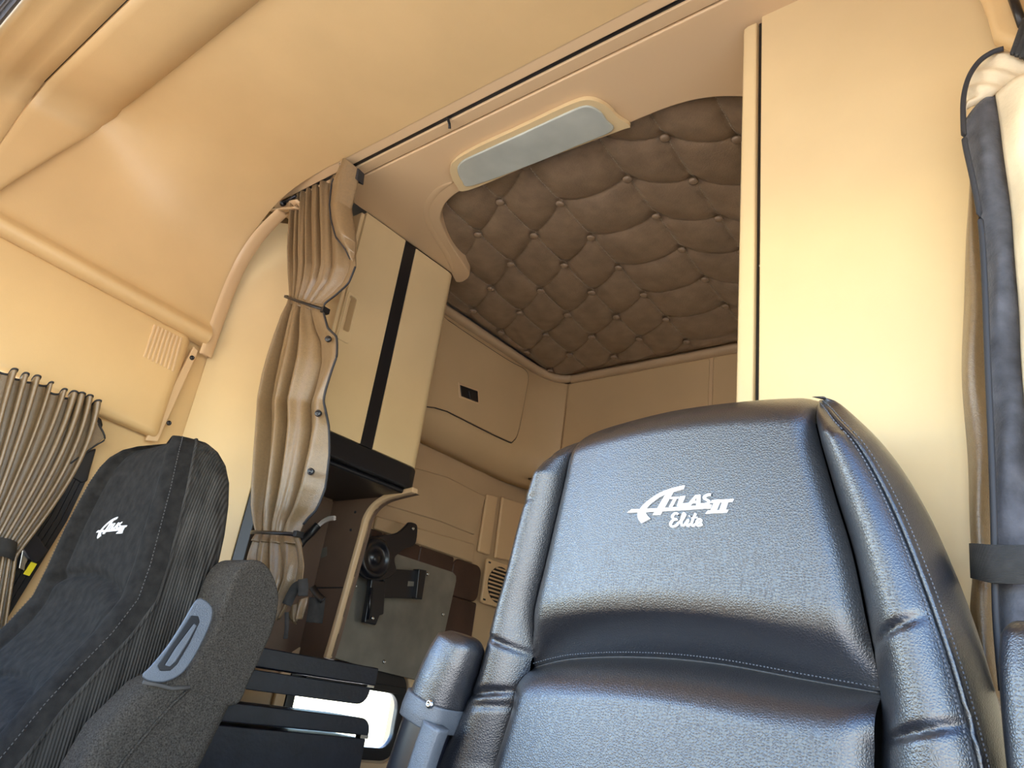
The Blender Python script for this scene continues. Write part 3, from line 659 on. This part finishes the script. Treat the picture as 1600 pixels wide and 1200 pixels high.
# driver door curtain
dc = thing('driver_door_curtain', 'curtain with navy lining strapped back at the driver door pillar', 'curtain', (.85, .93, .95))
DY = .93
def strip(leftpx, rightpx, y, bulge, m, name, n=60, y2=None):
    L = smoothpath([P(a, b, 1, y) for a, b in leftpx], 8); R = smoothpath([P(a, b, 1, y2 or y) for a, b in rightpx], 8)
    Lc = curve_of(L); Rc = curve_of(R)
    zl = (L[0][2], L[-1][2]); zr = (R[0][2], R[-1][2])
    def f(u, v):
        a = Lc(zl[0] + (zl[1] - zl[0]) * v); b = Rc(zr[0] + (zr[1] - zr[0]) * v)
        return a * (1 - u) + b * u + np.array([0, -bulge * math.sin(math.pi * u) + .003 * math.sin(v * 23 + u * 4), 0])
    return obj(name, *grid(f, 14, n), m, dc, smooth=True, solid=.002), f
strip([(1520, 255), (1513, 330), (1510, 420), (1504, 560), (1512, 700), (1516, 800), (1519, 850), (1521, 905), (1517, 960), (1530, 1040), (1560, 1130)], [(1522, 250), (1534, 330), (1540, 420), (1546, 560), (1552, 700), (1555, 800), (1557, 850), (1557, 905), (1556, 960), (1562, 1040), (1590, 1130)], .968, .018, 'curtain', 'leather_face')
strip([(1507, 190), (1512, 235), (1524, 290), (1536, 360), (1542, 470), (1548, 600), (1552, 740), (1553, 860), (1556, 980), (1566, 1080)], [(1555, 148), (1566, 215), (1576, 290), (1584, 360), (1592, 470), (1600, 600), (1610, 740), (1616, 860), (1620, 980), (1640, 1080)], .925, .012, 'lining', 'lining')
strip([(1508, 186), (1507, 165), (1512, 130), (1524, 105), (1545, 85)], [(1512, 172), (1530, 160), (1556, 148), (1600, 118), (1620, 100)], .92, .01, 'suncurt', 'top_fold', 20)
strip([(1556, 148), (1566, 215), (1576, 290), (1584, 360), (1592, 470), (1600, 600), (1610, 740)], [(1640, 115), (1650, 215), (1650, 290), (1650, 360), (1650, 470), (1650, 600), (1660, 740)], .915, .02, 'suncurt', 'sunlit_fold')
pip = smoothpath([P(a, b, 1, .903) for a, b in [(1568, 76), (1550, 82), (1530, 96), (1514, 120), (1506, 150), (1505, 185), (1508, 225), (1520, 280), (1532, 345), (1538, 430), (1543, 560), (1549, 700), (1553, 820), (1556, 960), (1566, 1080)]], 6)
obj('edge_piping', *tube(pip, .0034, 8), 'binding', dc, smooth=True)
sx = [P(1517, 850, 1, .95), P(1519, 849, 1, .915), P(1545, 851, 1, .897), P(1575, 852, 1, .893), P(1620, 851, 1, .893)]
sx2 = [P(1519, 903, 1, .95), P(1521, 904, 1, .915), P(1545, 910, 1, .897), P(1575, 912, 1, .893), P(1620, 913, 1, .893)]
V = []
for a, b in zip(smoothpath(sx, 5), smoothpath(sx2, 5)): V += [a, b]
obj('tie_strap', V, [[2 * i, 2 * i + 1, 2 * i + 3, 2 * i + 2] for i in range(len(V) // 2 - 1)], 'strap', dc, smooth=True, solid=.003)
# driver belt webbing at the pillar
db = thing('driver_seat_belt', 'dark ribbed seat belt webbing at the top of the driver pillar', 'seat belt', P(1600, 60, 1, .9))
for k in range(4):
    a = P(1583 + 7 * k, 84 + 3 * k, 1, .9); b = P(1602 + 8 * k, 30 + 3 * k, 1, .9)
    obj('webbing_rib', *tube([a, b], .004, 6), 'strap', db, smooth=True)
obj('guide', *tube([P(1580, -10, 1, .94), P(1598, 40, 1, .94)], .006, 8), 'blackp', db, smooth=True)

# ------------------------------------------------------------------ driver seat
ds = thing('captain_chair', 'black leather driver seat with a large embroidered backrest', 'seat', (.48, .75, 0))
LEAN = -.05
def sp_(px, py, off=0.): return PN(px, py, (0, .83 + off, 1.05), (0, 1, -LEAN))
def sy(z): return .83 + (z - 1.05) * LEAN
ZB = .62
def ext(pts):
    p = sorted(pts, key=lambda q: q[2]); d = p[0] - p[1]; k = (ZB - .02 - p[0][2]) / d[2] if d[2] else 0
    return [p[0] + d * np.array([min(k, 3) * .35, k, k])] + p
def trace(px): return smoothpath([sp_(*q) for q in px], 6)
Ls = trace([(897, 670), (870, 690), (848, 717), (832, 748), (815, 795), (801, 845), (790, 890), (780, 925), (772, 950), (760, 990), (754, 1012), (737, 1062), (717, 1100), (694, 1137), (652, 1198)])
Lm = trace([(897, 670), (887, 720), (875, 775), (850, 880), (832, 955), (820, 1040), (808, 1104), (783, 1198)])
Rm = trace([(1264, 604), (1272, 660), (1300, 765), (1330, 865), (1355, 990), (1369, 1080), (1371, 1130), (1370, 1195)])
Rs = trace([(1266, 612), (1290, 638), (1310, 662), (1345, 700), (1380, 757), (1420, 842), (1465, 960), (1500, 1065), (1535, 1190)])
LS, LM, RM, RS = [curve_of(ext(c)) for c in (Ls, Lm, Rm, Rs)]
hs = smoothpath([sp_(*q) for q in [(820, 1040), (850, 1032), (885, 1026), (950, 1023), (1025, 1025), (1090, 1031), (1150, 1040), (1250, 1059), (1369, 1080)]], 6)
HS = curve_of(hs, 0)
tp_ = smoothpath([sp_(*q) for q in [(897, 670), (930, 660), (975, 650), (1050, 634), (1120, 623), (1190, 613), (1264, 604)]], 6)
TP = curve_of(tp_, 0)
def wr(x, z, items):
    s = 0
    for x0, x1, z0, sl, d in items:
        if x0 < x < x1:
            e = math.sin(math.pi * (x - x0) / (x1 - x0)); s += d * e * math.exp(-((z - z0 - sl * (x - x0)) / .004) ** 2)
    return s
def centre_y(u, z, zh, zt):
    """depth of the middle panels: upper pillow above the cross seam, lumbar pillow below it"""
    e = abs(2 * u - 1); crown = -.026 * (1 - e ** 2.2) * .7 + .016 * max(0, (e - .86) / .14) ** 2
    if z >= zh:
        v = (z - zh) / (zt - zh)
        y = -.012 + .034 * max(0, 1 - v / .24) ** 2.0 + .045 * max(0, (v - .84) / .16) ** 2.0
        y += crown * (1 - max(0, 1 - v / .15))
    else:
        v = (zh - z) / .25
        y = -.020 + .042 * max(0, 1 - v / .18) ** 2.4 + crown * (1 - max(0, 1 - v / .2)) - .02 * min(v, 1)
    return sy(z) + y
def upper(u, v):
    # v 0..1 up the face, the last rows roll over the top towards the back
    z = .9
    for _ in range(3):
        l, r = LM(z), RM(z); x = l[0] * (1 - u) + r[0] * u; zh, zt = HS(x)[2], TP(x)[2]
        vv = min(v / .88, 1.); z = zh + (zt - zh) * vv
    y = centre_y(u, z, zh, zt)
    if v > .88:
        g = (v - .88) / .12; y += .09 * g; z -= .012 * g * g - .004 * math.sin(g * math.pi)
    return np.array([x, y, z])
obj('upper_back_panel', *grid(upper, 90, 110), 'leather', ds, smooth=True)
def lower(u, v):
    z = .8
    for _ in range(3):
        l, r = LM(z), RM(z); x = l[0] * (1 - u) + r[0] * u; zh = HS(x)[2]; z = zh + (ZB - zh) * v
    return np.array([x, centre_y(u, z - 1e-6, zh, 2), z])
obj('lower_back_panel', *grid(lower, 80, 70), 'leather', ds, smooth=True)
zl0, zr0 = min(Ls[0][2], Lm[0][2]), min(Rs[0][2], Rm[0][2])
lw = [(.21, .30, .945, -.3, .006), (.19, .27, .865, .2, .010), (.2, .28, .852, .15, .004), (.245, .29, 1.115, .35, .002), (.25, .31, 1.17, .5, .003)]
def lbol(u, v):
    z = zl0 + (ZB - zl0) * v; a, b = LS(z), LM(z); x = a[0] * (1 - u) + b[0] * u
    y = sy(z) + .012 - .045 * math.sin(math.pi * min(1, u * .92 + .08)) ** .8 * min(1, v * 9) + wr(x, z, lw) + .03 * (1 - u) ** 3
    return np.array([x, y + .03 * max(0, 1 - v * 14) ** 2, z])
obj('inner_bolster', *grid(lbol, 44, 170), 'leather', ds, smooth=True)
rw = [(.695, .76, .955, .5, .008), (.70, .79, .872, .3, .010), (.67, .71, 1.16, .9, .003)]
def rbol(u, v):
    z = zr0 + (ZB - zr0) * v; a, b = RM(z), RS(z); x = a[0] * (1 - u) + b[0] * u
    y = sy(z) + .014 - .052 * (math.sin(math.pi * min(1, u * .85)) ** .75) * min(1, v * 9 + .05) + wr(x, z, rw) + .0 * u
    return np.array([x, y + .02 * max(0, 1 - v * 14) ** 2, z])
obj('outer_bolster', *grid(rbol, 50, 170), 'leather', ds, smooth=True)
RBP = [(1268, 620, .838), (1300, 630, .862), (1350, 670, .895), (1400, 725, .922), (1445, 795, .94), (1485, 880, .945), (1520, 970, .945), (1550, 1070, .945), (1580, 1195, .945), (1600, 1320, .945), (1612, 1450, .945)]
rbk = np.array(smoothpath([[sp_(a, b)[2], *P(a, b, 1, y)] for a, b, y in RBP], 6)); rbk = rbk[np.argsort(rbk[:, 0])]
def RB(zk): return np.array([np.interp(zk, rbk[:, 0], rbk[:, k]) for k in (1, 2, 3)])
zb0 = rbk[-1, 0]
def side(u, v):
    a = rbol(1, v); b = RB(a[2])
    return a * (1 - u) + b * u + np.array([.012, -.004, .0]) * math.sin(math.pi * u)
obj('outer_side', *grid(side, 14, 90), 'leather', ds, smooth=True)
def shell(u, v):
    zt = TP(.3 + .33 * u)[2] - .03
    z = zt + (ZB - zt) * v; a = LS(min(z, zl0)); b = RB(min(z, zb0 - .02))
    x = a[0] + .006 + (b[0] - a[0] - .006) * u
    return np.array([x, .915 - .05 * max(0, 1 - v * 5) + (z - 1.05) * LEAN * .6 + .022 * math.sin(math.pi * u), z])
obj('back_shell', *grid(shell, 20, 30), 'piping', ds, smooth=True)
def lside(u, v):
    a = lbol(0, v); b = shell(0, v); return a * (1 - u) + b * u + np.array([-.006, 0, 0]) * math.sin(math.pi * u)
obj('inner_side', *grid(lside, 10, 80), 'leather', ds, smooth=True)
# seams, piping and stitching
obj('cross_seam_piping', *tube([np.array([p[0], centre_y(min(max((p[0] - LM(p[2])[0]) / (RM(p[2])[0] - LM(p[2])[0]), .02), .98), p[2], p[2], TP(p[0])[2]) - .0005, p[2]]) for p in hs], .0022, 6), 'piping', ds, smooth=True)
obj('edge_piping', *tube([lbol(0, v) + np.array([-.001, -.001, 0]) for v in np.linspace(0, 1, 60)], .0028, 6), 'leather', ds, smooth=True)
obj('edge_piping', *tube([rbol(1, v) + np.array([.0015, -.001, 0]) for v in np.linspace(0, 1, 70)], .0026, 6), 'leather', ds, smooth=True)
stl = []
def dashes(fn, n, duty=.6, r=.0008):
    pts = [fn(k / n) for k in range(n + 1)]
    for k in range(n): stl.append(tube([pts[k], pts[k] * (1 - duty) + pts[k + 1] * duty], r, 4))
dashes(lambda t: rbol(.945, t) + np.array([.0, -.0012, 0]), 150, .5, .0009)
dashes(lambda t: side(.10, t) + np.array([.001, -.0012, 0]), 150, .5, .0007)
dashes(lambda t: lbol(.035, t) + np.array([0, -.001, 0]), 130, .5, .0006)
def csl(t):
    x = hs[0][0] + (hs[-1][0] - hs[0][0]) * t; z = HS(x)[2] + .005; u = (x - LM(z)[0]) / (RM(z)[0] - LM(z)[0])
    return np.array([x, centre_y(min(max(u, .03), .97), z, z - .005, TP(x)[2]) - .0006, z])
dashes(csl, 110, .5, .0006)
obj('stitching', *join(*stl), 'thread', ds, kind='stuff')
# cushion and pedestal (below the frame)
obj('cushion', *box((.22, .30, .42), (.75, .84, .56)), 'leather', ds, bevel=.05, seg=5)
obj('pedestal', *box((.30, .40, 0), (.66, .80, .43)), 'blackp', ds, bevel=.02)
# embroidered wordmark
def logo_pieces(full=True):
    pc_ = [
        [(885, 150), (780, 175), (700, 196), (620, 225), (550, 262), (480, 305), (415, 355), (360, 405), (310, 470), (298, 500), (300, 540), (312, 580), (345, 625), (455, 565), (420, 530), (400, 500), (392, 480), (410, 430), (470, 370), (560, 305), (680, 250), (735, 238), (865, 200)],
        [(738, 238), (650, 262), (600, 345), (545, 440), (487, 522), (575, 522), (625, 440), (690, 320)],
        [(165, 495), (225, 450), (400, 445), (620, 435), (900, 415), (1222, 393), (1212, 440), (900, 460), (600, 478), (300, 490)],
        [(715, 298), (815, 294), (805, 318), (780, 320), (727, 421), (690, 422), (745, 322), (705, 323)],
        [(828, 292), (892, 283), (850, 378), (932, 372), (915, 412), (790, 416)],
        [(1020, 275), (1064, 269), (952, 411), (900, 412)], [(1040, 271), (1082, 268), (1078, 404), (1032, 406)], [(985, 348), (1060, 343), (1060, 374), (960, 378)],
        [(1228, 336), (1497, 322), (1474, 360), (1212, 372)], [(1175, 468), (1428, 456), (1405, 495), (1145, 508)], [(1262, 348), (1332, 346), (1268, 492), (1198, 494)], [(1362, 345), (1432, 342), (1384, 482), (1312, 486)]]
    st_ = [([(1218, 268), (1180, 270), (1140, 288), (1128, 312), (1160, 332), (1190, 348), (1182, 374), (1140, 390), (1085, 390)], 30)]
    if full:
        st_ += [([(806, 520), (790, 503), (760, 506), (732, 535), (745, 568), (790, 575), (740, 588), (708, 632), (728, 666), (775, 655), (815, 615)], 27), ([(815, 615), (862, 570), (888, 515), (872, 502), (848, 570), (845, 640), (868, 656), (895, 630)], 24),
                ([(895, 630), (932, 580), (912, 640), (930, 660), (962, 630)], 24), ([(944, 538), (952, 532)], 24), ([(1022, 500), (980, 600), (972, 640), (992, 660), (1022, 632)], 24), ([(970, 562), (1052, 552)], 18),
                ([(1022, 632), (1070, 618), (1092, 585), (1066, 572), (1036, 605), (1040, 648), (1072, 656), (1108, 632)], 24)]
    return pc_, st_
def stroke(pts, wd):
    p = [np.array(q[:2]) for q in smoothpath([(a, b, 0) for a, b in pts], 4)] if len(pts) > 2 else [np.array(q, float) for q in pts]
    L = []; R = []
    for i in range(len(p)):
        t = p[min(i + 1, len(p) - 1)] - p[max(i - 1, 0)]; t = t / (np.linalg.norm(t) + 1e-9); n = np.array([-t[1], t[0]]); L.append(p[i] + n * wd / 2); R.append(p[i] - n * wd / 2)
    return L, R
def logo(name, parent, to3d, full=True, m='white', grow=0.):
    polys, strokes = logo_pieces(full); parts = []
    for k, q in enumerate(polys):
        a = [to3d(x, y, 0) for x, y in q]; b = [to3d(x, y, 1) for x, y in q]; n = len(q)
        parts.append((a + b, [list(range(n))[::-1], list(range(n, 2 * n))] + [[i, (i + 1) % n, n + (i + 1) % n, n + i] for i in range(n)]))
    for q, wd in strokes:
        L, R = stroke(q, wd); V = [to3d(*p, 1) for p in L] + [to3d(*p, 1) for p in R] + [to3d(*p, 0) for p in L] + [to3d(*p, 0) for p in R]; n = len(L)
        parts.append((V, [[i, i + 1, n + i + 1, n + i] for i in range(n - 1)] + [[2 * n + i, i, i + 1, 2 * n + i + 1] for i in range(n - 1)] + [[n + i, 3 * n + i, 3 * n + i + 1, n + i + 1] for i in range(n - 1)]))
    return obj(name, *join(*parts), m, parent, label='white embroidered wordmark')
def drv3(x, y, lift):
    p = sp_(960 + x / 8, 740 + y / 8)
    for _ in range(2):
        u = (p[0] - LM(p[2])[0]) / (RM(p[2])[0] - LM(p[2])[0]); yy_ = centre_y(u, p[2], HS(p[0])[2], TP(p[0])[2])
        p = P(960 + x / 8, 740 + y / 8, 1, yy_)
    return p + np.array([0, -.0022 if lift else .0005, 0])
logo('embroidered_wordmark', ds, drv3)
# armrests of the driver seat
def armrest(name, path, wx, wy, m, parent, n=20, yaw=0., expo=2.6):
    pth = smoothpath(path, 5); T = frame_along(pth); W = np.interp(np.linspace(0, 1, len(pth)), np.linspace(0, 1, len(wx)), wx); Hh = np.interp(np.linspace(0, 1, len(pth)), np.linspace(0, 1, len(wy)), wy)
    rings = []
    for p, t, a, b in zip(pth, T, W, Hh):
        ex = np.array([math.cos(yaw), math.sin(yaw), 0]); ey = np.cross(t, ex); ey /= np.linalg.norm(ey); ex = np.cross(ey, t); r = []
        for k in range(n):
            an = 2 * math.pi * k / n; c, s = math.cos(an), math.sin(an)
            r.append(p + ex * a * math.copysign(abs(c) ** (2 / expo), c) + ey * b * math.copysign(abs(s) ** (2 / expo), s))
        rings.append(r)
    return obj(name, *loft(rings), m, parent, smooth=True)
ay = .80
ar1 = [P(684, 1096, 1, ay), P(697, 1062, 1, ay), P(710, 1030, 1, ay), P(721, 1004, 1, ay), P(725, 992, 1, ay)]
ipad = armrest('inner_armrest_pad', ar1, [.0345, .0345, .034, .031, .018], [.038, .038, .036, .032, .018], 'leather', ds)
cu = [P(670, 1130, 1, ay), P(676, 1114, 1, ay), P(684, 1093, 1, ay)]
cuff = armrest('armrest_cuff', cu, [.036, .037, .036], [.038, .040, .040], 'silver', ds, expo=3)
screw(P(672, 1100, 1, ay - .040), (0, -1, 0), .006, 'steel', ds)
armrest('armrest_rail', [P(634, 1235, 1, ay), P(652, 1180, 1, ay), P(670, 1125, 1, ay)], [.029, .029, .029], [.028, .028, .028], 'blackm', ds, expo=4)
armrest('armrest_rail_insert', [P(648, 1235, 1, ay - .026), P(665, 1180, 1, ay - .026), P(682, 1132, 1, ay - .026)], [.016, .016, .016], [.012, .012, .012], 'silver', ds, expo=5)
ar2 = [P(1640, 1260, 1, .84), P(1626, 1150, 1, .84), P(1618, 1060, 1, .84), P(1616, 1000, 1, .84), P(1616, 978, 1, .84)]
armrest('outer_armrest', ar2, [.026, .026, .026, .024, .014], [.04, .04, .04, .036, .022], 'leather', ds)

# ------------------------------------------------------------------ passenger seat
ps = thing('captain_chair', 'black fabric passenger seat with a worn charcoal side and logo', 'seat', (-.47, .55, 0))
PZ = [.50, .60, .68, .724, .781, .827, .881, .933, .984, 1.06, 1.11, 1.15, 1.18, 1.20, 1.215, 1.222]
PR = [-.215, -.215, -.215, -.215, -.215, -.215, -.215, -.218, -.224, -.240, -.255, -.270, -.287, -.305, -.335, -.38]
PL = [-.735, -.735, -.735, -.735, -.735, -.735, -.735, -.730, -.722, -.706, -.690, -.672, -.655, -.638, -.61, -.565]
PYF = [.36, .41, .445, .466, .491, .516, .547, .569, .573, .575, .578, .580, .584, .590, .600, .612]
PYR = [.54, .59, .615, .625, .65, .665, .685, .695, .70, .702, .70, .695, .685, .67, .655, .635]
YAW = -.055
def pf(tab, z): return float(np.interp(z, PZ, tab))
NF = 60
def pring(z, part):
    l, r, f, b = pf(PL, z), pf(PR, z), pf(PYF, z), pf(PYR, z); c = (l + r) / 2; hw = (r - l) / 2; th = b - f
    out = []
    if part == 'front':
        for k in range(NF + 1):
            s = -1 + 2 * k / NF; a = abs(s)
            y = f + .010 * (1 - a ** 2) - .014 * math.exp(-((a - .80) / .11) ** 2) + .022 * max(0, (a - .9) / .1) ** 2
            y += .007 * math.exp(-((a - .66) / .035) ** 2) * sstep(.70, .9, z)
            zc = .972 - .05 * s * s - .03 * s
            if a < .72: y += .010 * math.exp(-((z - zc) / .009) ** 2) - .006 * math.exp(-((z - zc + .03) / .022) ** 2)
            zc2 = .80 - .07 * s * s
            if a < .72: y += .010 * math.exp(-((z - zc2) / .009) ** 2) - .007 * math.exp(-((z - zc2 + .03) / .022) ** 2)
            out.append((c + s * hw * .97, y))
    else:
        n = 40
        seq = []
        for k in range(n + 1):
            t = k / n * math.pi; cs, sn = math.cos(t), math.sin(t)
            seq.append((c + hw * math.copysign(abs(cs) ** .35, cs) * (.97 + .03 * min(1, 4 * sn)), f + .022 + (th - .022) * abs(sn) ** .55))
        out = seq
    cc_ = np.array([-.47, .58])
    res = []
    for x, y in out:
        d = np.array([x, y]) - cc_; res.append(np.array([cc_[0] + d[0] * math.cos(YAW) - d[1] * math.sin(YAW), cc_[1] + d[0] * math.sin(YAW) + d[1] * math.cos(YAW), z]))
    return res
zs = list(np.linspace(.5, 1.15, 120)) + list(1.15 + .072 * np.sin(np.linspace(.05, math.pi / 2, 22)))
def open_loft(rings):
    n = len(rings[0]); V = [p for r in rings for p in r]
    return V, [[i * n + k, i * n + k + 1, (i + 1) * n + k + 1, (i + 1) * n + k] for i in range(len(rings) - 1) for k in range(n - 1)]
Fr = [pring(z, 'front') for z in zs]; Sd = [pring(z, 'side') for z in zs]
obj('front_cover', *open_loft(Fr), 'fabric', ps, smooth=True)
obj('side_cover', *open_loft(Sd), 'ribbed', ps, smooth=True)
capr = Fr[-1] + Sd[-1][1:-1]
ctr = sum(capr) / len(capr) + np.array([0, 0, .004])
obj('top_cover', capr + [ctr], [[i, (i + 1) % len(capr), len(capr)] for i in range(len(capr))], 'fabric', ps, smooth=True)
stl = []
for k in (NF, NF - 2):
    dashes(lambda t, k=k: Fr[int(t * (len(Fr) - 1))][k] + np.array([.0012, -.0012, 0]), 230, .55, .0007)
for k in (2, 4):
    dashes(lambda t, k=k: Fr[int(t * (len(Fr) - 1))][k] + np.array([0, -.0012, 0]), 230, .55, .0005)
obj('stitching', *join(*stl), 'threadd', ps, kind='stuff')
obj('seam_piping', *tube([r[NF] for r in Fr], .003, 6), 'ribbed', ps, smooth=True)
obj('seam_piping', *tube([r[0] for r in Fr], .003, 6), 'fabric', ps, smooth=True)
obj('cushion', *box((-.74, .02, .40), (-.20, .44, .53)), 'fabric', ps, bevel=.05, seg=5)
obj('pedestal', *box((-.66, .08, 0), (-.28, .45, .41)), 'blackp', ps, bevel=.02)
# logo, mapped through an affine fit of three matching points
A3 = np.array([[165, 495, 1], [885, 150, 1], [1495, 322, 1]], float); B3 = np.array([[151.2, 832.2], [185.1, 807.7], [199.3, 821.0]])
AF = np.linalg.solve(A3, B3)
def front_y(x, z):
    r = pring(z, 'front'); xs = [p[0] for p in r]; return float(np.interp(x, xs, [p[1] for p in r]))
def pas3(x, y, lift):
    q = np.array([x, y, 1]) @ AF; yv = .58
    for _ in range(3):
        p = P(q[0], q[1], 1, yv); yv = front_y(p[0], p[2])
    return P(q[0], q[1], 1, yv) + np.array([0, -.0014 if lift else .001, 0])
logo('embroidered_wordmark', ps, pas3, full=False)
# raised armrest on the aisle side
XA = -.165
ap_ = [P(a, b, 0, XA) for a, b in [(268, 1068), (292, 1030), (318, 985), (334, 940), (350, 900), (366, 880), (384, 875), (402, 884), (415, 908), (420, 935), (414, 972), (398, 1012), (375, 1060), (352, 1100), (300, 1085)]]
arm = obj('raised_armrest', *prism(smoothpath([p + np.array([.03, 0, 0]) for p in ap_], 4, True), (-.085, 0, 0)), 'armf', ps, bevel=.026, seg=6)
lw_ = [P(a, b, 0, XA) for a, b in [(276, 1040), (330, 1050), (366, 1066), (350, 1101), (306, 1190), (262, 1270), (100, 1330), (80, 1260), (112, 1200), (150, 1134), (218, 1066), (250, 1050)]]
obj('armrest_sleeve', *prism([p + np.array([.029, 0, 0]) for p in lw_], (-.079, 0, 0)), 'armf', ps, bevel=.022, seg=6)
hpx = [(306, 938), (320, 938), (331, 950), (331, 966), (322, 990), (306, 1022), (290, 1046), (276, 1058), (255, 1066), (232, 1064), (222, 1055), (236, 1040), (262, 1008), (284, 974)]
hpl = smoothpath([P(a, b, 0, XA + .028) for a, b in hpx], 4, True)
lev = obj('recline_lever_plate', *prism(hpl, (.008, -.004, 0)), 'silver', ps, bevel=.004, seg=3, label='grey plastic recline lever plate')
obj('lever_slot', *prism([P(a, b, 0, XA + .037) for a, b in [(299, 962), (310, 963), (312, 972), (297, 1004), (277, 1038), (266, 1048), (250, 1048), (247, 1040), (266, 1012), (286, 982)]], (.0015, -.001, 0)), 'blackp', lev, bevel=.0008)
obj('lever_blade', *prism([P(a, b, 0, XA + .0385) for a, b in [(304, 974), (308, 978), (294, 1004), (275, 1034), (266, 1042), (258, 1040), (274, 1014)]], (.002, -.002, 0)), 'silver', lev, bevel=.001)

# ------------------------------------------------------------------ passenger seat belt
pb = thing('passenger_seat_belt', 'black ribbed seat belt with chrome latch hanging by the passenger seat', 'seat belt', (-.93, .6, .85))
XB = -.968
wL, wR = [(96, 738), (62, 800), (20, 860), (-20, 930)], [(138, 744), (104, 815), (58, 890), (0, 985)]
for k in range(5):
    f0, f1 = k / 5 + .01, (k + 1) / 5 - .01; V = []
    for a, b in zip(wL, wR):
        A_, B_ = P(*a, 0, XB), P(*b, 0, XB); V += [A_ * (1 - f0) + B_ * f0, A_ * (1 - f1) + B_ * f1]
    obj('webbing_rib', V, [[2 * i, 2 * i + 1, 2 * i + 3, 2 * i + 2] for i in range(3)], 'strap' if False else 'blackp', pb, solid=.004)
obj('webbing', *prism([P(*q, 0, XB - .004) for q in wL + wR[::-1]], (-.003, 0, 0)), 'binding', pb)
obj('guide_bracket', *prism([P(*q, 0, XB + .004) for q in [(104, 722), (134, 706), (152, 700), (142, 735), (138, 752), (128, 756), (100, 740)]], (-.025, 0, 0)), 'blackp', pb, bevel=.005)
obj('anchor_cover', *prism([P(*q, 0, XB + .0) for q in [(143, 655), (150, 648), (160, 654), (162, 664), (152, 690), (140, 700), (132, 690)]], (-.03, 0, 0)), 'blackp', pb, bevel=.006)
bk = [(34, 842), (46, 830), (54, 832), (72, 856), (73, 862), (58, 878), (50, 876), (36, 856)]
obj('latch_buckle', *prism(smoothpath([P(*q, 0, XB + .03) for q in bk], 3, True), (-.025, 0, 0)), 'blackm', pb, bevel=.006, seg=3)
obj('latch_tongue', *prism([P(*q, 0, XB + .02) for q in [(36, 858), (48, 868), (40, 882), (38, 892), (30, 888)]], (-.004, 0, 0)), 'steel', pb, bevel=.001)
obj('warning_tag', *prism([P(*q, 0, XB + .022) for q in [(49, 878), (58, 881), (46, 900), (37, 897)]], (-.003, 0, 0)), 'yellow', pb, label='yellow warning tag')
obj('sleeve_seam', *tube([P(a, b, 0, XA + .031) for a, b in [(296, 1076), (270, 1100), (238, 1136), (196, 1186), (160, 1240)]], .0022, 6), 'armf', ps, smooth=True)
obj('sleeve_hem', *tube([P(a, b, 0, XA + .031) for a, b in [(224, 1066), (245, 1070), (268, 1076), (296, 1074)]], .003, 6), 'threadd', ps, smooth=True)
